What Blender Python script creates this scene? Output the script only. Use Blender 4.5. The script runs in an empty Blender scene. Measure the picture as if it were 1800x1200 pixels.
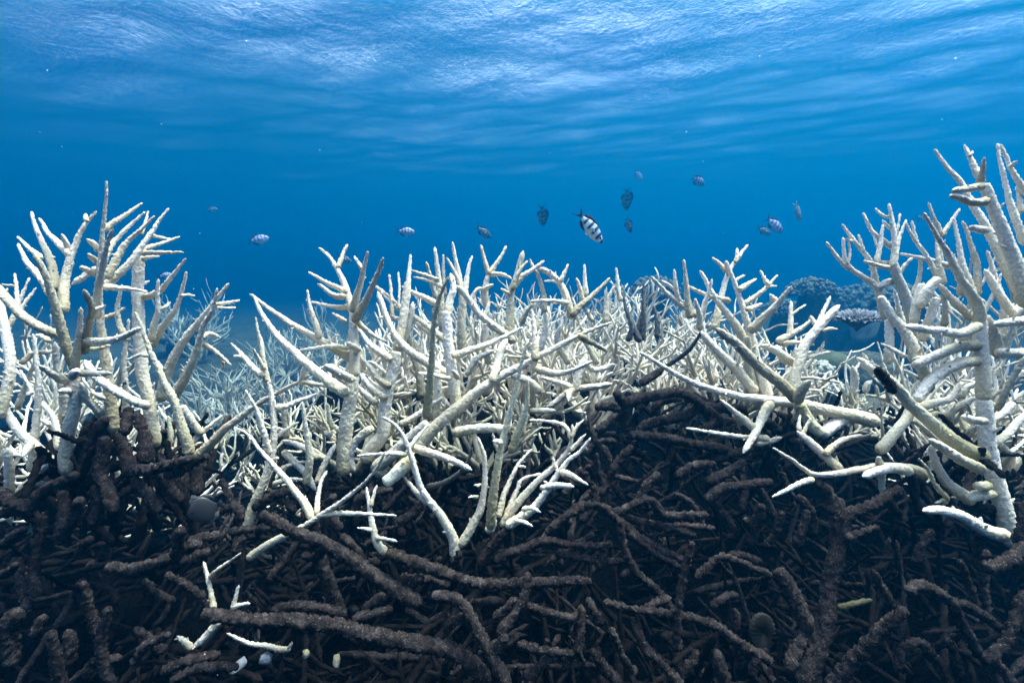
import bpy, math, random
import numpy as np
from mathutils import Vector, Matrix

# ------------------------------------------------------------------ camera, water light, exposure
scn = bpy.context.scene
COL = scn.collection
R = math.radians
F = 820.0                                   # focal length in photo pixels (1800 wide)
PITCH = math.atan(100 / F)                   # camera looks a little down
cam_d = bpy.data.cameras.new('camera')
cam_d.sensor_width = 36; cam_d.lens = 36 * F / 1800; cam_d.clip_start = 0.02; cam_d.clip_end = 500
cam = bpy.data.objects.new('camera', cam_d); COL.objects.link(cam)
cam.location = (0, 0, 0); cam.rotation_euler = (R(90) - PITCH, 0, 0)
scn.camera = cam
world = bpy.data.worlds.new('World'); scn.world = world; world.use_nodes = True
wn = world.node_tree
sky = wn.nodes.new('ShaderNodeTexSky'); sky.sky_type = 'NISHITA'; sky.sun_disc = False
SUN_EL, SUN_AZ = 73.0, 70.0                 # degrees; azimuth clockwise from +Y (view direction)
sky.dust_density = 10.0; sky.air_density = 1.0
sky.sun_elevation = R(SUN_EL); sky.sun_rotation = R(SUN_AZ)
# unseen pinkish cloud added to brighten the water surface and warm the light
wtc = wn.nodes.new('ShaderNodeTexCoord'); wno = wn.nodes.new('ShaderNodeTexNoise'); wno.inputs['Scale'].default_value = 5; wno.inputs['Detail'].default_value = 5
wrm = wn.nodes.new('ShaderNodeMapRange'); wrm.inputs[1].default_value = .30; wrm.inputs[2].default_value = .62
wmx = wn.nodes.new('ShaderNodeMix'); wmx.data_type = 'RGBA'; wmx.inputs[7].default_value = (9.8, 8.0, 9.3, 1)
wn.links.new(wtc.outputs['Generated'], wno.inputs['Vector']); wn.links.new(wno.outputs['Fac'], wrm.inputs[0]); wn.links.new(wrm.outputs[0], wmx.inputs[0])
wn.links.new(sky.outputs[0], wmx.inputs[6]); wn.links.new(wmx.outputs[2], wn.nodes['Background'].inputs[0])
wn.nodes['Background'].inputs[1].default_value = 0.15
sun_d = bpy.data.lights.new('sun', 'SUN'); sun_d.energy = 4.2; sun_d.angle = R(26); sun_d.color = (1, .83, .70)
sun = bpy.data.objects.new('sun', sun_d); COL.objects.link(sun)
sv = Vector((math.sin(R(SUN_AZ)) * math.cos(R(SUN_EL)), math.cos(R(SUN_AZ)) * math.cos(R(SUN_EL)), math.sin(R(SUN_EL))))
sun.rotation_euler = sv.to_track_quat('Z', 'Y').to_euler(); sun.location = (0, 0, 20)
vs = scn.view_settings
vs.view_transform = 'Standard'; vs.look = 'None'; vs.gamma = 1; vs.use_curve_mapping = False
vs.exposure = 2.5
HAZE_DENSITY = 0.10
HAZE_COLOR = (0.0, 0.091, 0.218)
HAZE_ABSORB = (0.0, 0.075, 0.112)
SURF_Z = 7.2
cy = scn.cycles
cy.max_bounces = 8; cy.diffuse_bounces = 3; cy.glossy_bounces = 2; cy.transmission_bounces = 2
cy.volume_bounces = 3; cy.transparent_max_bounces = 8
cy.caustics_reflective = False; cy.caustics_refractive = False
cy.use_denoising = True
cy.sample_clamp_indirect = 4

# ------------------------------------------------------------------ helpers
CP, SP = math.cos(PITCH), math.sin(PITCH)
def at(px, py, d):
    """photo pixel + distance along the lens axis -> point in the place"""
    x = (px - 900) / F * d; v = (600 - py) / F * d
    return np.array((x, d * CP + v * SP, -d * SP + v * CP))
def tag(o, label=None, cat=None, group=None, kind=None):
    if label: o['label'] = label
    if cat: o['category'] = cat
    if group: o['group'] = group
    if kind: o['kind'] = kind
    return o
def empty(name, loc, label, cat, group=None):
    o = bpy.data.objects.new(name, None); COL.objects.link(o); o.location = loc; o.empty_display_size = .05
    return tag(o, label, cat, group)
def link(name, me, parent=None, kind=None):
    o = bpy.data.objects.new(name, me); COL.objects.link(o)
    if parent is not None: o.parent = parent
    if kind: o['kind'] = kind
    return o
def mesh_np(name, verts, quads, mat, attrs=None, tris=None, smooth=True):
    me = bpy.data.meshes.new(name)
    nv, nq = len(verts), len(quads); nt = 0 if tris is None else len(tris)
    me.vertices.add(nv); me.vertices.foreach_set('co', np.asarray(verts, np.float32).ravel())
    me.loops.add(nq * 4 + nt * 3)
    idx = np.asarray(quads, np.int32).ravel()
    if nt: idx = np.concatenate([idx, np.asarray(tris, np.int32).ravel()])
    me.loops.foreach_set('vertex_index', idx)
    me.polygons.add(nq + nt)
    st = np.arange(nq, dtype=np.int32) * 4
    if nt: st = np.concatenate([st, nq * 4 + np.arange(nt, dtype=np.int32) * 3])
    me.polygons.foreach_set('loop_start', st)
    if smooth: me.polygons.foreach_set('use_smooth', np.ones(nq + nt, bool))
    for k, v in (attrs or {}).items():
        a = me.attributes.new(k, 'FLOAT', 'POINT'); a.data.foreach_set('value', np.asarray(v, np.float32))
    me.materials.append(mat)
    me.update(calc_edges=True)
    return me
class Acc:
    """collects numpy geometry for one mesh"""
    def __init__(s): s.v = []; s.q = []; s.a = []; s.n = 0
    def add(s, v, q, a): s.v.append(v); s.q.append(q + s.n); s.a.append(a); s.n += len(v)
    def mesh(s, name, mat, origin):
        return mesh_np(name, np.concatenate(s.v) - np.asarray(origin), np.concatenate(s.q), mat, {'tipness': np.concatenate(s.a)})

def catmull(P, n):
    P = np.asarray(P, float)
    if len(P) == 2:
        t = np.linspace(0, 1, n)[:, None]; return P[0] * (1 - t) + P[1] * t
    E = np.vstack([2 * P[0] - P[1], P, 2 * P[-1] - P[-2]])
    seg = np.linalg.norm(np.diff(P[:, :3], axis=0), axis=1); cum = np.concatenate([[0], np.cumsum(seg)])
    s = np.linspace(0, cum[-1], n); k = np.clip(np.searchsorted(cum, s, 'right') - 1, 0, len(P) - 2)
    t = ((s - cum[k]) / np.maximum(seg[k], 1e-9))[:, None]
    p0, p1, p2, p3 = E[k], E[k + 1], E[k + 2], E[k + 3]
    return .5 * ((2 * p1) + (p2 - p0) * t + (2 * p0 - 5 * p1 + 4 * p2 - p3) * t * t + (3 * p1 - p0 - 3 * p2 + p3) * t ** 3)

RNG = np.random.default_rng(7)
def tube(P, r0, r1, sides, step, nub, lump=0.0, point=True, rng=RNG, wob=0.0, ll=1.6):
    """tapered branch along P (base -> tip); nub = height of the corallites, lump = uneven girth; returns verts, quads, tipness"""
    P = np.asarray(P, float)
    L = np.linalg.norm(np.diff(P, axis=0), axis=1).sum()
    n = int(max(6, min(260, L / step)))
    C = catmull(P, n)
    if wob: 
        w = rng.normal(0, 1, (max(3, n // 7), 3)); C = C + catmull(w, n) * wob * r0
    T = np.gradient(C, axis=0); T /= np.linalg.norm(T, axis=1)[:, None] + 1e-12
    up = np.array((0, 0, 1.)) if abs(T[0, 2]) < .9 else np.array((1., 0, 0))
    N = np.empty_like(T); v = up - T[0] * up.dot(T[0]); N[0] = v / np.linalg.norm(v)
    for i in range(1, n):
        v = N[i - 1] - T[i] * N[i - 1].dot(T[i]); N[i] = v / (np.linalg.norm(v) + 1e-12)
    B = np.cross(T, N)
    t = np.linspace(0, 1, n)
    s = t * L
    rad = r0 + (r1 - r0) * t ** .95
    rt = rad[-1]
    tipL = rt * (4.0 if point else 0.45)
    rad = rad * np.sqrt(np.clip(1 - np.clip((s - (L - tipL)) / tipL, 0, 1) ** 2, .02, 1))
    rad = rad * np.sqrt(np.clip(.35 + s / (r0 * 1.2 + 1e-9), .2, 1))
    ang = np.arange(sides) / sides * 2 * np.pi
    off = (np.arange(n) % 2)[:, None] * np.pi / sides
    A = ang[None] + off
    rr = np.repeat(np.maximum(rad - nub * .45, rad * .55)[:, None], sides, 1)
    if lump:
        m = max(3, int(L / (r0 * ll))); cg = catmull(rng.normal(0, 1, (m, 5)), n).clip(-1.7, 1.9)
        u = np.arange(sides) / sides * 5; k0 = u.astype(int) % 5; f = (u - np.floor(u))[None]; f = f * f * (3 - 2 * f)
        rr = rr * (1 + lump * (cg[:, k0] * (1 - f) + cg[:, (k0 + 1) % 5] * f))
    fade = np.clip((L - s) / (2 * rt + 1e-9), .15, 1)[:, None]
    h = rng.random((n, sides))
    rr = rr + nub * fade * np.where(h > .6, .65 + h * .5, h * .2)
    shift = nub * .8 * fade * (h > .6)
    V = C[:, None] + rr[..., None] * (np.cos(A)[..., None] * N[:, None] + np.sin(A)[..., None] * B[:, None]) + shift[..., None] * T[:, None]
    V = V.reshape(-1, 3)
    i = np.arange(n - 1)[:, None]; j = np.arange(sides)[None]; j2 = (j + 1) % sides
    Q = np.stack([i * sides + j, i * sides + j2, (i + 1) * sides + j2, (i + 1) * sides + j], -1).reshape(-1, 4)
    # caps: quads folded over the end rings
    caps = []
    for base, flip in ((0, True), ((n - 1) * sides, False)):
        for k in range(sides // 2 - 1):
            q = [base + k, base + k + 1, base + sides - 2 - k, base + sides - 1 - k]
            caps.append(q[::-1] if flip else q)
    Q = np.concatenate([Q, np.array(caps)])
    return V, Q, np.repeat(t, sides)

# ------------------------------------------------------------------ materials
def nodes(name):
    m = bpy.data.materials.new(name); m.use_nodes = True
    nt = m.node_tree; return m, nt, nt.nodes['Principled BSDF']
def N(nt, t, **kw):
    n = nt.nodes.new(t)
    for k, v in kw.items():
        if k.startswith('i_'):
            n.inputs[int(k[2:]) if k[2:].isdigit() else k[2:].replace('_', ' ')].default_value = v
        else: setattr(n, k, v)
    return n
def ramp(nt, src, stops):
    r = nt.nodes.new('ShaderNodeValToRGB'); e = r.color_ramp.elements
    while len(e) < len(stops): e.new(.5)
    for k, (p, c) in enumerate(stops): e[k].position = p; e[k].color = (*c, 1)
    nt.links.new(src, r.inputs[0]); return r.outputs[0]
def mix(nt, fac, a, b, mode='MIX'):
    n = nt.nodes.new('ShaderNodeMix'); n.data_type = 'RGBA'; n.blend_type = mode
    for sock, v in ((n.inputs[0], fac), (n.inputs[6], a), (n.inputs[7], b)):
        if hasattr(v, 'links'): nt.links.new(v, sock)
        else: sock.default_value = v if isinstance(v, (int, float)) else (*v, 1)
    return n.outputs[2]
def bump(nt, bs, src, strength, dist):
    b = N(nt, 'ShaderNodeBump'); b.inputs['Strength'].default_value = strength; b.inputs['Distance'].default_value = dist
    nt.links.new(src, b.inputs['Height']); nt.links.new(b.outputs[0], bs.inputs['Normal'])
def coords(nt): return N(nt, 'ShaderNodeNewGeometry').outputs['Position']
def noise(nt, scale, detail=3, rough=.55, vec=None):
    n = N(nt, 'ShaderNodeTexNoise'); n.inputs['Scale'].default_value = scale; n.inputs['Detail'].default_value = detail; n.inputs['Roughness'].default_value = rough
    nt.links.new(vec if vec is not None else coords(nt), n.inputs['Vector']); return n.outputs['Fac']
def vor(nt, scale, vec=None):
    n = N(nt, 'ShaderNodeTexVoronoi'); n.inputs['Scale'].default_value = scale
    nt.links.new(vec if vec is not None else coords(nt), n.inputs['Vector']); return n.outputs['Distance']

def coral_mat(name, base, mid, tip, dark, vscale=230, bs_=.5):
    m, nt, b = nodes(name)
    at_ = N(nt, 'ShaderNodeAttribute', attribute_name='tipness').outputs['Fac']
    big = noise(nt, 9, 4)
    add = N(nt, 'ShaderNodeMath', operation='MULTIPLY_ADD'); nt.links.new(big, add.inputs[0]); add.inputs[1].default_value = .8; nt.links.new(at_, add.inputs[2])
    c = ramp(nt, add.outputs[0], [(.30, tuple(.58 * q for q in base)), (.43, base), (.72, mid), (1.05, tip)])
    v = vor(nt, vscale)
    c = mix(nt, ramp(nt, v, [(.15, (0, 0, 0)), (.75, (1, 1, 1))]), c, dark, 'MULTIPLY')
    oi = N(nt, 'ShaderNodeObjectInfo'); c = mix(nt, 1.0, c, ramp(nt, oi.outputs['Random'], [(0, (.66, .65, .62)), (.35, (.84, .83, .80)), (.75, (1, 1, 1))]), 'MULTIPLY')
    nt.links.new(c, b.inputs['Base Color']); b.inputs['Roughness'].default_value = .75
    b.inputs['Specular IOR Level'].default_value = .15
    bump(nt, b, v, bs_, -.002)
    return m
M = {}
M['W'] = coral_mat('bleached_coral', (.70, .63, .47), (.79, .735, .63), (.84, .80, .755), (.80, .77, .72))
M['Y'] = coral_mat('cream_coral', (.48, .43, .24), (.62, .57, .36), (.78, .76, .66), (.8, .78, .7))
M['G'] = coral_mat('algae_and_shade_grey_coral', (.42, .38, .27), (.56, .52, .42), (.66, .63, .55), (.75, .73, .66))  # grey of algae and pigment, also used as painted shade on scrub
M['O'] = coral_mat('olive_tinted_coral', (.42, .39, .25), (.56, .52, .37), (.68, .65, .54), (.75, .73, .62))
M['S'] = coral_mat('slate_dead_coral', (.085, .09, .095), (.115, .125, .13), (.16, .175, .19), (.6, .6, .6))
def dead_mat(name, hue=0, k=1.0):
    m, nt, b = nodes(name)
    n1 = noise(nt, 55, 6, .72); n2 = noise(nt, 300, 3, .75); n3 = noise(nt, 14, 3)
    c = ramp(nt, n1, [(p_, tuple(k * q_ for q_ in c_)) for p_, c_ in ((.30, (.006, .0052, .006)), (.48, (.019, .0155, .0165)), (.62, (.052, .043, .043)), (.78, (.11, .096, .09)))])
    sp = ramp(nt, n2, [(.58, (0, 0, 0)), (.68, (1, 1, 1))])
    c = mix(nt, mixf(nt, sp, .7), c, (.20 * k, .18 * k, .155 * k))
    pk = ramp(nt, n3, [(.60, (0, 0, 0)), (.72, (1, 1, 1))])
    c = mix(nt, mixf(nt, pk, .35), c, (.05, .022, .027) if hue == 0 else (.08, .058, .028))
    nt.links.new(c, b.inputs['Base Color']); b.inputs['Roughness'].default_value = .95; b.inputs['Specular IOR Level'].default_value = .05
    bump(nt, b, n2, .9, .004)
    return m
def mixf(nt, a, k):
    n = N(nt, 'ShaderNodeMath', operation='MULTIPLY'); nt.links.new(a, n.inputs[0]); n.inputs[1].default_value = k; return n.outputs[0]
M['D'] = dead_mat('turf_covered_dead_coral')
M['E'] = dead_mat('tan_dusted_dead_coral', 1)
M['F'] = dead_mat('shade_dark_dead_coral', 0, .28)  # darkened copy for fill and rubble, paints in the shade of the voids
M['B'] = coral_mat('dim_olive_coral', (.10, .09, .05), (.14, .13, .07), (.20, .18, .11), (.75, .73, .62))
# ------------------------------------------------------------------ living (bleached) colonies seen close
# every line is one branch: material, depth offset (cm) at both ends, half width at both ends, then points
COLONIES = [
('bleached_staghorn_coral', 'tall bushy bleached staghorn coral filling the left edge, one spike rising highest', 'coral', .98, '''
W 0 -4 14 3 200,760 187,640 176,560 174,500 178,440 182,390 187,345 187,318
W -9 -16 11 5 169,560 172,510 180,470 188,430 199,401
W -4 2 11 3 185,505 200,490 232,457 265,410 282,384 297,366
W -6 -2 11 3 186,490 197,470 220,430 250,402 272,379
W -2 3 9 3 178,470 197,430 225,400 255,372
W 0 5 8 3 182,405 192,396 217,380 251,357
W 4 8 5 3 249,412 255,392 261,371
W 3 9 7 3 246,440 260,435 287,427 316,416
W 3 0 8 3 236,446 250,444 287,444 323,443
W 4 8 6 4 250,457 262,452 281,450
W 5 9 6 3 258,410 275,416 302,421
W 2 8 11 4 99,510 92,470 80,437 64,404 55,371
W 2 6 10 4 127,450 108,432 86,411 77,396 68,383
W 0 4 13 4 111,550 111,515 117,478 126,447 140,412 154,389 170,371
W 1 2 6 4 154,390 151,384 150,375
W 3 1 8 5 122,440 115,424 108,411
W 1 4 8 3 72,455 65,447 50,435 30,416
W -3 0 12 4 90,520 82,502 65,480 47,460 39,445 31,428
G -5 -12 13 6 131,650 128,637 117,610 103,560 90,515 76,476 60,445
G -6 -3 11 10 110,590 100,587 67,573 33,550 15,529 -8,502
W 6 8 6 3 31,540 29,512 26,480
W 6 5 4 3 27,503 14,501 2,499
W 5 8 7 3 8,586 22,560 34,530 43,508 52,488
W 4 7 6 3 30,560 42,535 53,520 64,505
W 2 -3 8 6 178,445 172,437 163,428 152,420
W 0 -6 8 6 172,484 165,480 152,474 141,469
W 0 -5 8 6 178,466 168,458 154,446
W 4 2 8 7 172,470 150,485 125,500
W -10 -6 9 4 180,504 205,506 230,508 260,513
W 8 6 15 12 273,785 267,740 260,700 250,650 245,600 243,550 242,505 246,448
W 7 4 10 3 248,522 264,520 282,510 305,482 327,454
W 5 3 10 4 268,610 272,598 287,573 308,543 319,513 328,477
W 3 6 5 3 317,520 329,518 343,520
W 3 1 9 4 266,600 270,575 277,550 277,520 279,490
W 2 4 6 4 277,546 290,540 300,530
W 6 3 14 5 282,705 297,647 327,593 360,553 383,523 403,498
W -2 -6 13 4 304,700 309,690 323,667 343,623 357,573 373,545 382,506
W 2 5 6 3 378,536 395,533 422,528
W 2 4 5 3 380,540 400,541 415,540
W 0 3 8 5 352,595 362,588 374,587 388,594
W 1 3 8 4 350,600 366,609 384,622 407,643
W 3 4 5 4 393,634 392,642 391,652
G -5 -9 14 4 333,800 330,780 317,740 304,700 287,670 270,630 255,594 246,570 238,548
W -7 -8 6 5 270,627 256,624 243,625 222,634
W -9 -15 10 6 150,598 180,600 213,593 232,584 247,576
O -8 -8 6 5 148,614 170,613 195,607
G -7 -16 11 6 148,620 153,590 160,548 157,530 147,508
W -12 -12 8 5 160,545 172,544 186,536
W -8 -11 11 5 131,655 133,630 138,593 141,560 142,539
W -10 -12 9 6 134,656 150,655 170,657 197,656
W -10 -17 10 9 127,662 131,656 135,652
W -2 -5 15 12 115,832 117,780 127,733 133,690 132,655
W -4 -10 11 6 124,672 110,668 90,656 68,642
W -4 -8 9 7 132,688 118,687 102,687
W 0 -3 10 7 200,700 180,698 162,690
W -6 -4 11 9 262,714 234,704 200,684 168,662 148,632
W 0 -6 10 8 180,735 172,722 152,700 140,672
W 0 5 12 9 -4,735 8,700 18,650 14,605 2,550 -4,510
W 3 4 10 5 55,828 62,760 67,700 66,650 58,586
W 2 6 9 4 103,790 98,745 85,720 60,697 48,672 35,649
W 2 1 6 4 60,692 52,690 46,696
W 1 2 13 9 109,834 85,806 58,780 33,757 4,712
W 0 -3 10 9 18,868 16,830 14,800 13,786
W -1 -3 11 7 32,868 50,848 68,832 84,815
W -2 -1 8 5 54,851 75,849 100,850
W 1 -2 10 9 58,778 48,790 40,803
W 5 3 10 10 354,764 342,748 330,730 319,712
W 4 8 9 4 334,782 346,768 362,754 392,729
W 6 3 11 6 110,760 112,700 100,640 96,600
W 8 9 8 4 30,720 44,680 60,640 84,600
W 9 9 9 4 215,760 222,690 218,640 226,560
W 8 10 8 3 292,700 284,650 262,620 250,590
W 6 10 8 4 36,640 60,620 92,618 130,600
O 5 6 9 5 288,800 300,770 296,730
W 5 4 8 5 225,600 210,570 206,540 214,500
W 4 6 7 4 182,560 200,552 220,540
W 7 9 7 4 88,600 70,590 50,592
W 6 9 8 4 100,750 80,742 66,735
'''),
('bleached_staghorn_coral', 'slim bleached staghorn with one upright stem left of the blue gap, forked low', 'coral', 1.0, '''
W 0 3 13 5 430,942 445,890 465,844 478,795 482,750 478,700 469,660 462,619 455,585
W 1 0 7 3 468,672 462,630 455,590 449,557
W 0 -2 6 3 466,650 455,630 444,611
W 0 3 9 3 462,662 445,646 431,630 415,612 405,603
W 1 2 4 4 424,628 418,626 410,626
W -3 -7 10 3 472,800 465,765 455,735 448,715 440,700 431,685
W 2 5 9 3 482,717 505,713 525,705 548,696 571,685
W 3 6 7 4 487,768 495,760 510,750 526,741
G -4 -6 11 5 538,850 544,806 538,760 534,730 531,706
W 4 6 8 6 556,850 570,817 580,798 590,779
W 8 8 13 4 340,806 356,792 375,775 397,752 425,732 450,712 487,690 525,671 545,658
W 8 9 8 3 528,670 550,674 575,678 592,690
W 8 7 7 5 529,671 536,645 545,618
W 10 9 4 3 522,670 560,690 585,700
W 6 7 9 7 497,792 515,810 535,830 555,862
W 5 6 8 6 560,806 540,790 520,780 496,774
W 10 9 8 5 505,770 500,740 498,700 500,690
W 5 7 7 3 490,826 515,815 545,810
W 9 8 7 4 480,850 510,842 545,845
'''),
('bleached_staghorn_coral', 'bleached staghorn with a thick grey trunk and two long arms sweeping left', 'coral', 1.08, '''
G 0 0 19 14 604,835 606,780 611,731 618,694 622,660
W 0 2 14 11 622,664 623,630 622,600 622,575 622,545
W 2 4 11 4 621,552 611,517 600,487 592,470 577,450 560,435
W 3 6 7 4 593,472 600,455 605,442 611,429
W 0 -6 11 4 619,548 626,525 634,495 640,470 647,441
W -4 -2 6 4 637,474 630,462 622,450
W 0 -8 12 5 622,565 632,548 645,525 657,497 667,473 674,452
W -5 -4 4 3 655,500 660,490 664,485
W 2 5 9 3 612,514 600,508 577,498 558,487 542,478
W 2 0 9 4 609,520 595,521 581,516 570,507 558,498
W 3 4 8 3 616,540 600,541 581,538 546,530
W 3 3 9 4 562,596 557,575 549,551 543,530 540,509
W 2 7 14 4 628,634 607,622 585,610 555,594 525,577 502,563 470,540 439,516
W -4 0 15 5 612,694 595,682 570,664 540,640 510,612 484,585 461,552 447,522
W 0 3 7 4 615,612 595,609 570,609 548,612 525,616
W -4 -12 11 9 622,668 605,660 590,652 570,641
W 1 -2 7 3 608,566 597,558 584,550
W 2 3 5 3 585,610 578,592 573,576
W 3 4 5 3 580,605 590,590 597,590
W 0 -4 9 8 632,616 616,606 609,602
W 0 3 8 4 624,560 640,577 660,592 680,600
G 3 3 7 5 585,755 580,738 576,720 575,708
W 4 3 7 5 584,765 575,762 570,764
W 0 0 12 6 656,752 640,762 626,775 617,797 618,815 624,828
G 2 4 8 4 600,760 590,750 584,742
W 3 5 6 3 612,730 600,728 588,727
'''),
('bleached_staghorn_coral', 'bleached staghorn with stout pale forked trunk directly right of the grey trunk', 'coral', 1.2, '''
W 0 0 18 13 640,812 652,790 672,765 675,731 679,700 690,652 697,615
W 0 3 13 9 697,618 704,585 709,560 714,525 717,495
W 2 4 9 4 715,530 718,490 722,447
W -1 3 11 5 690,634 668,620 652,607 640,592 632,578
W -2 2 11 5 686,680 668,668 656,652 645,640 632,622
W -2 1 11 7 680,700 662,688 648,676 632,656
W 4 6 6 4 690,560 688,520 684,482
W 4 6 5 3 700,545 702,510 700,478
W 2 6 10 5 790,602 762,582 735,562 714,547 690,527 664,505
W -6 -2 13 6 800,668 781,655 750,636 720,617 698,594 680,560 664,512
W 3 6 9 5 765,590 740,572 715,553 687,530 660,502
W 3 5 6 4 724,561 695,559 663,558
W 4 3 9 5 768,535 748,524 730,516 706,503
W 6 8 6 3 772,492 745,482 723,475
W 6 7 6 3 780,505 750,492 726,487
W -2 -6 17 13 676,836 664,820 690,800 722,770 752,742
W 3 2 8 6 697,640 710,600 722,560 726,530
G 4 5 11 8 742,700 735,650 722,610 712,580
W 3 4 10 5 662,710 640,690 620,672
O 2 3 8 5 695,690 688,660 680,640
W 2 4 6 4 684,662 660,640 645,635
W 5 6 8 4 735,660 738,620 745,570
'''),
('bleached_staghorn_coral', 'large bleached staghorn at centre with one heavy diagonal limb pointing up right', 'coral', 1.02, '''
W 0 2 18 4 734,790 762,754 800,720 837,690 875,664 920,641 969,615 1017,589 1045,577 1075,567
W 2 2 15 12 802,718 796,664 791,626 787,589 785,545
W 2 4 12 6 786,560 790,530 797,505 792,480
O -6 -14 12 5 750,735 754,690 759,630 762,575 773,521 789,486
W -2 -8 8 4 792,667 775,662 755,658 735,655
W 0 4 11 4 794,627 820,618 852,607 890,590 919,575
W -2 2 12 4 941,634 941,600 938,570 934,543
W 0 6 12 8 865,672 872,645 882,612 892,595
O -8 -12 13 5 862,930 867,870 879,795 890,750 903,700 914,650 921,620 929,599
O -3 -7 12 5 898,795 912,755 925,715 927,690 927,665
W 0 -6 10 4 940,648 980,656 1010,649 1042,634
G 1 4 10 5 1017,590 1040,602 1069,618
W 2 4 9 6 702,746 725,735 755,714 778,698
G -2 -6 13 11 796,762 830,754 860,752 888,754
W -10 -12 8 6 884,778 878,776 866,775
G 1 -1 8 6 930,722 955,722 978,722
W -6 -6 13 10 856,936 863,925 868,910
W 0 -4 7 7 806,665 800,657 795,650
G 4 5 12 9 762,740 770,690 768,650
W 2 2 7 4 880,795 870,780 866,760
'''),
('bleached_staghorn_coral', 'small snow white staghorn sprouting from the rubble below the diagonal limb', 'coral', .9, '''
W 0 -3 14 4 801,980 796,945 779,912 754,880 737,850 725,808 717,785 704,758 688,742 672,732
W -2 -6 8 3 716,798 690,797 662,798 627,801
W -2 1 8 4 718,790 730,773 742,758 755,745
W -1 1 10 5 752,885 732,864 720,850 709,836
W 0 2 13 5 808,960 829,925 844,895 852,850 852,805 846,785 839,767
W 1 -2 5 4 842,873 832,872 823,874
W 1 -1 5 4 846,850 840,853 833,852
W 4 -4 12 6 720,785 745,792 775,802 800,811 830,826
S 3 -2 8 5 750,856 780,848 805,832 822,812 830,786
Y 1 -2 18 15 730,806 712,818 690,838 674,850
W 0 4 9 4 876,910 887,866 908,821 922,803 936,788
W 1 2 4 3 910,820 917,819 925,821
W 1 5 8 4 888,908 900,880 910,858 918,842 951,832
'''),
('bleached_staghorn_coral', 'fan of bright white antler branches leaning right from the dark rubble at centre', 'coral', .9, '''
W 0 -2 12 5 882,925 900,898 921,871 954,837 983,812 1002,783 1006,745
W -2 -5 13 4 890,925 914,910 936,894 958,867 980,833 1000,808 1018,795 1038,769
W -3 -2 6 3 1004,770 1012,752 1027,737
W -3 -3 6 4 1002,792 1015,778 1030,762
W -5 -6 9 5 982,829 998,832 1012,840 1034,853
W -5 -8 8 6 950,858 972,853 990,853 1009,855
W -2 -2 6 3 978,825 975,815 972,803
W -4 -6 8 5 918,896 934,892 951,900
W -4 -7 7 4 905,915 920,917 937,925
W -2 1 7 4 1004,772 998,755 985,745 960,740 930,738
W -1 -1 6 3 985,800 992,802 1003,795
W 0 1 4 3 1008,760 1014,752 1014,742
W -1 0 5 3 1018,795 1026,785 1032,790
W -3 -3 5 4 964,862 962,850 955,845
'''),
('bleached_staghorn_coral', 'white Y shaped staghorn with a level spike, caught beneath a dark log', 'coral', .88, '''
W 2 -6 11 3 436,981 470,958 524,930 560,908 596,884 636,852 660,824 677,794
W 0 3 11 3 552,915 532,880 508,848 480,816 456,790 436,764 413,751
W 0 4 8 5 556,906 560,868 565,845 575,827
W -2 -4 8 4 566,905 604,902 648,903 697,906
W 4 2 6 4 482,818 484,806 490,805
'''),
('bleached_staghorn_coral', 'short white coral sprig growing from the tan dusted end of a dead branch', 'coral', .9, '''
W 0 2 12 4 680,974 664,955 656,930 653,912 649,885 644,855
W 1 2 6 4 652,890 656,872 663,852
W 0 -2 6 3 655,932 645,930 628,927
W 0 -2 6 4 660,945 675,946 699,951
'''),
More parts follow.
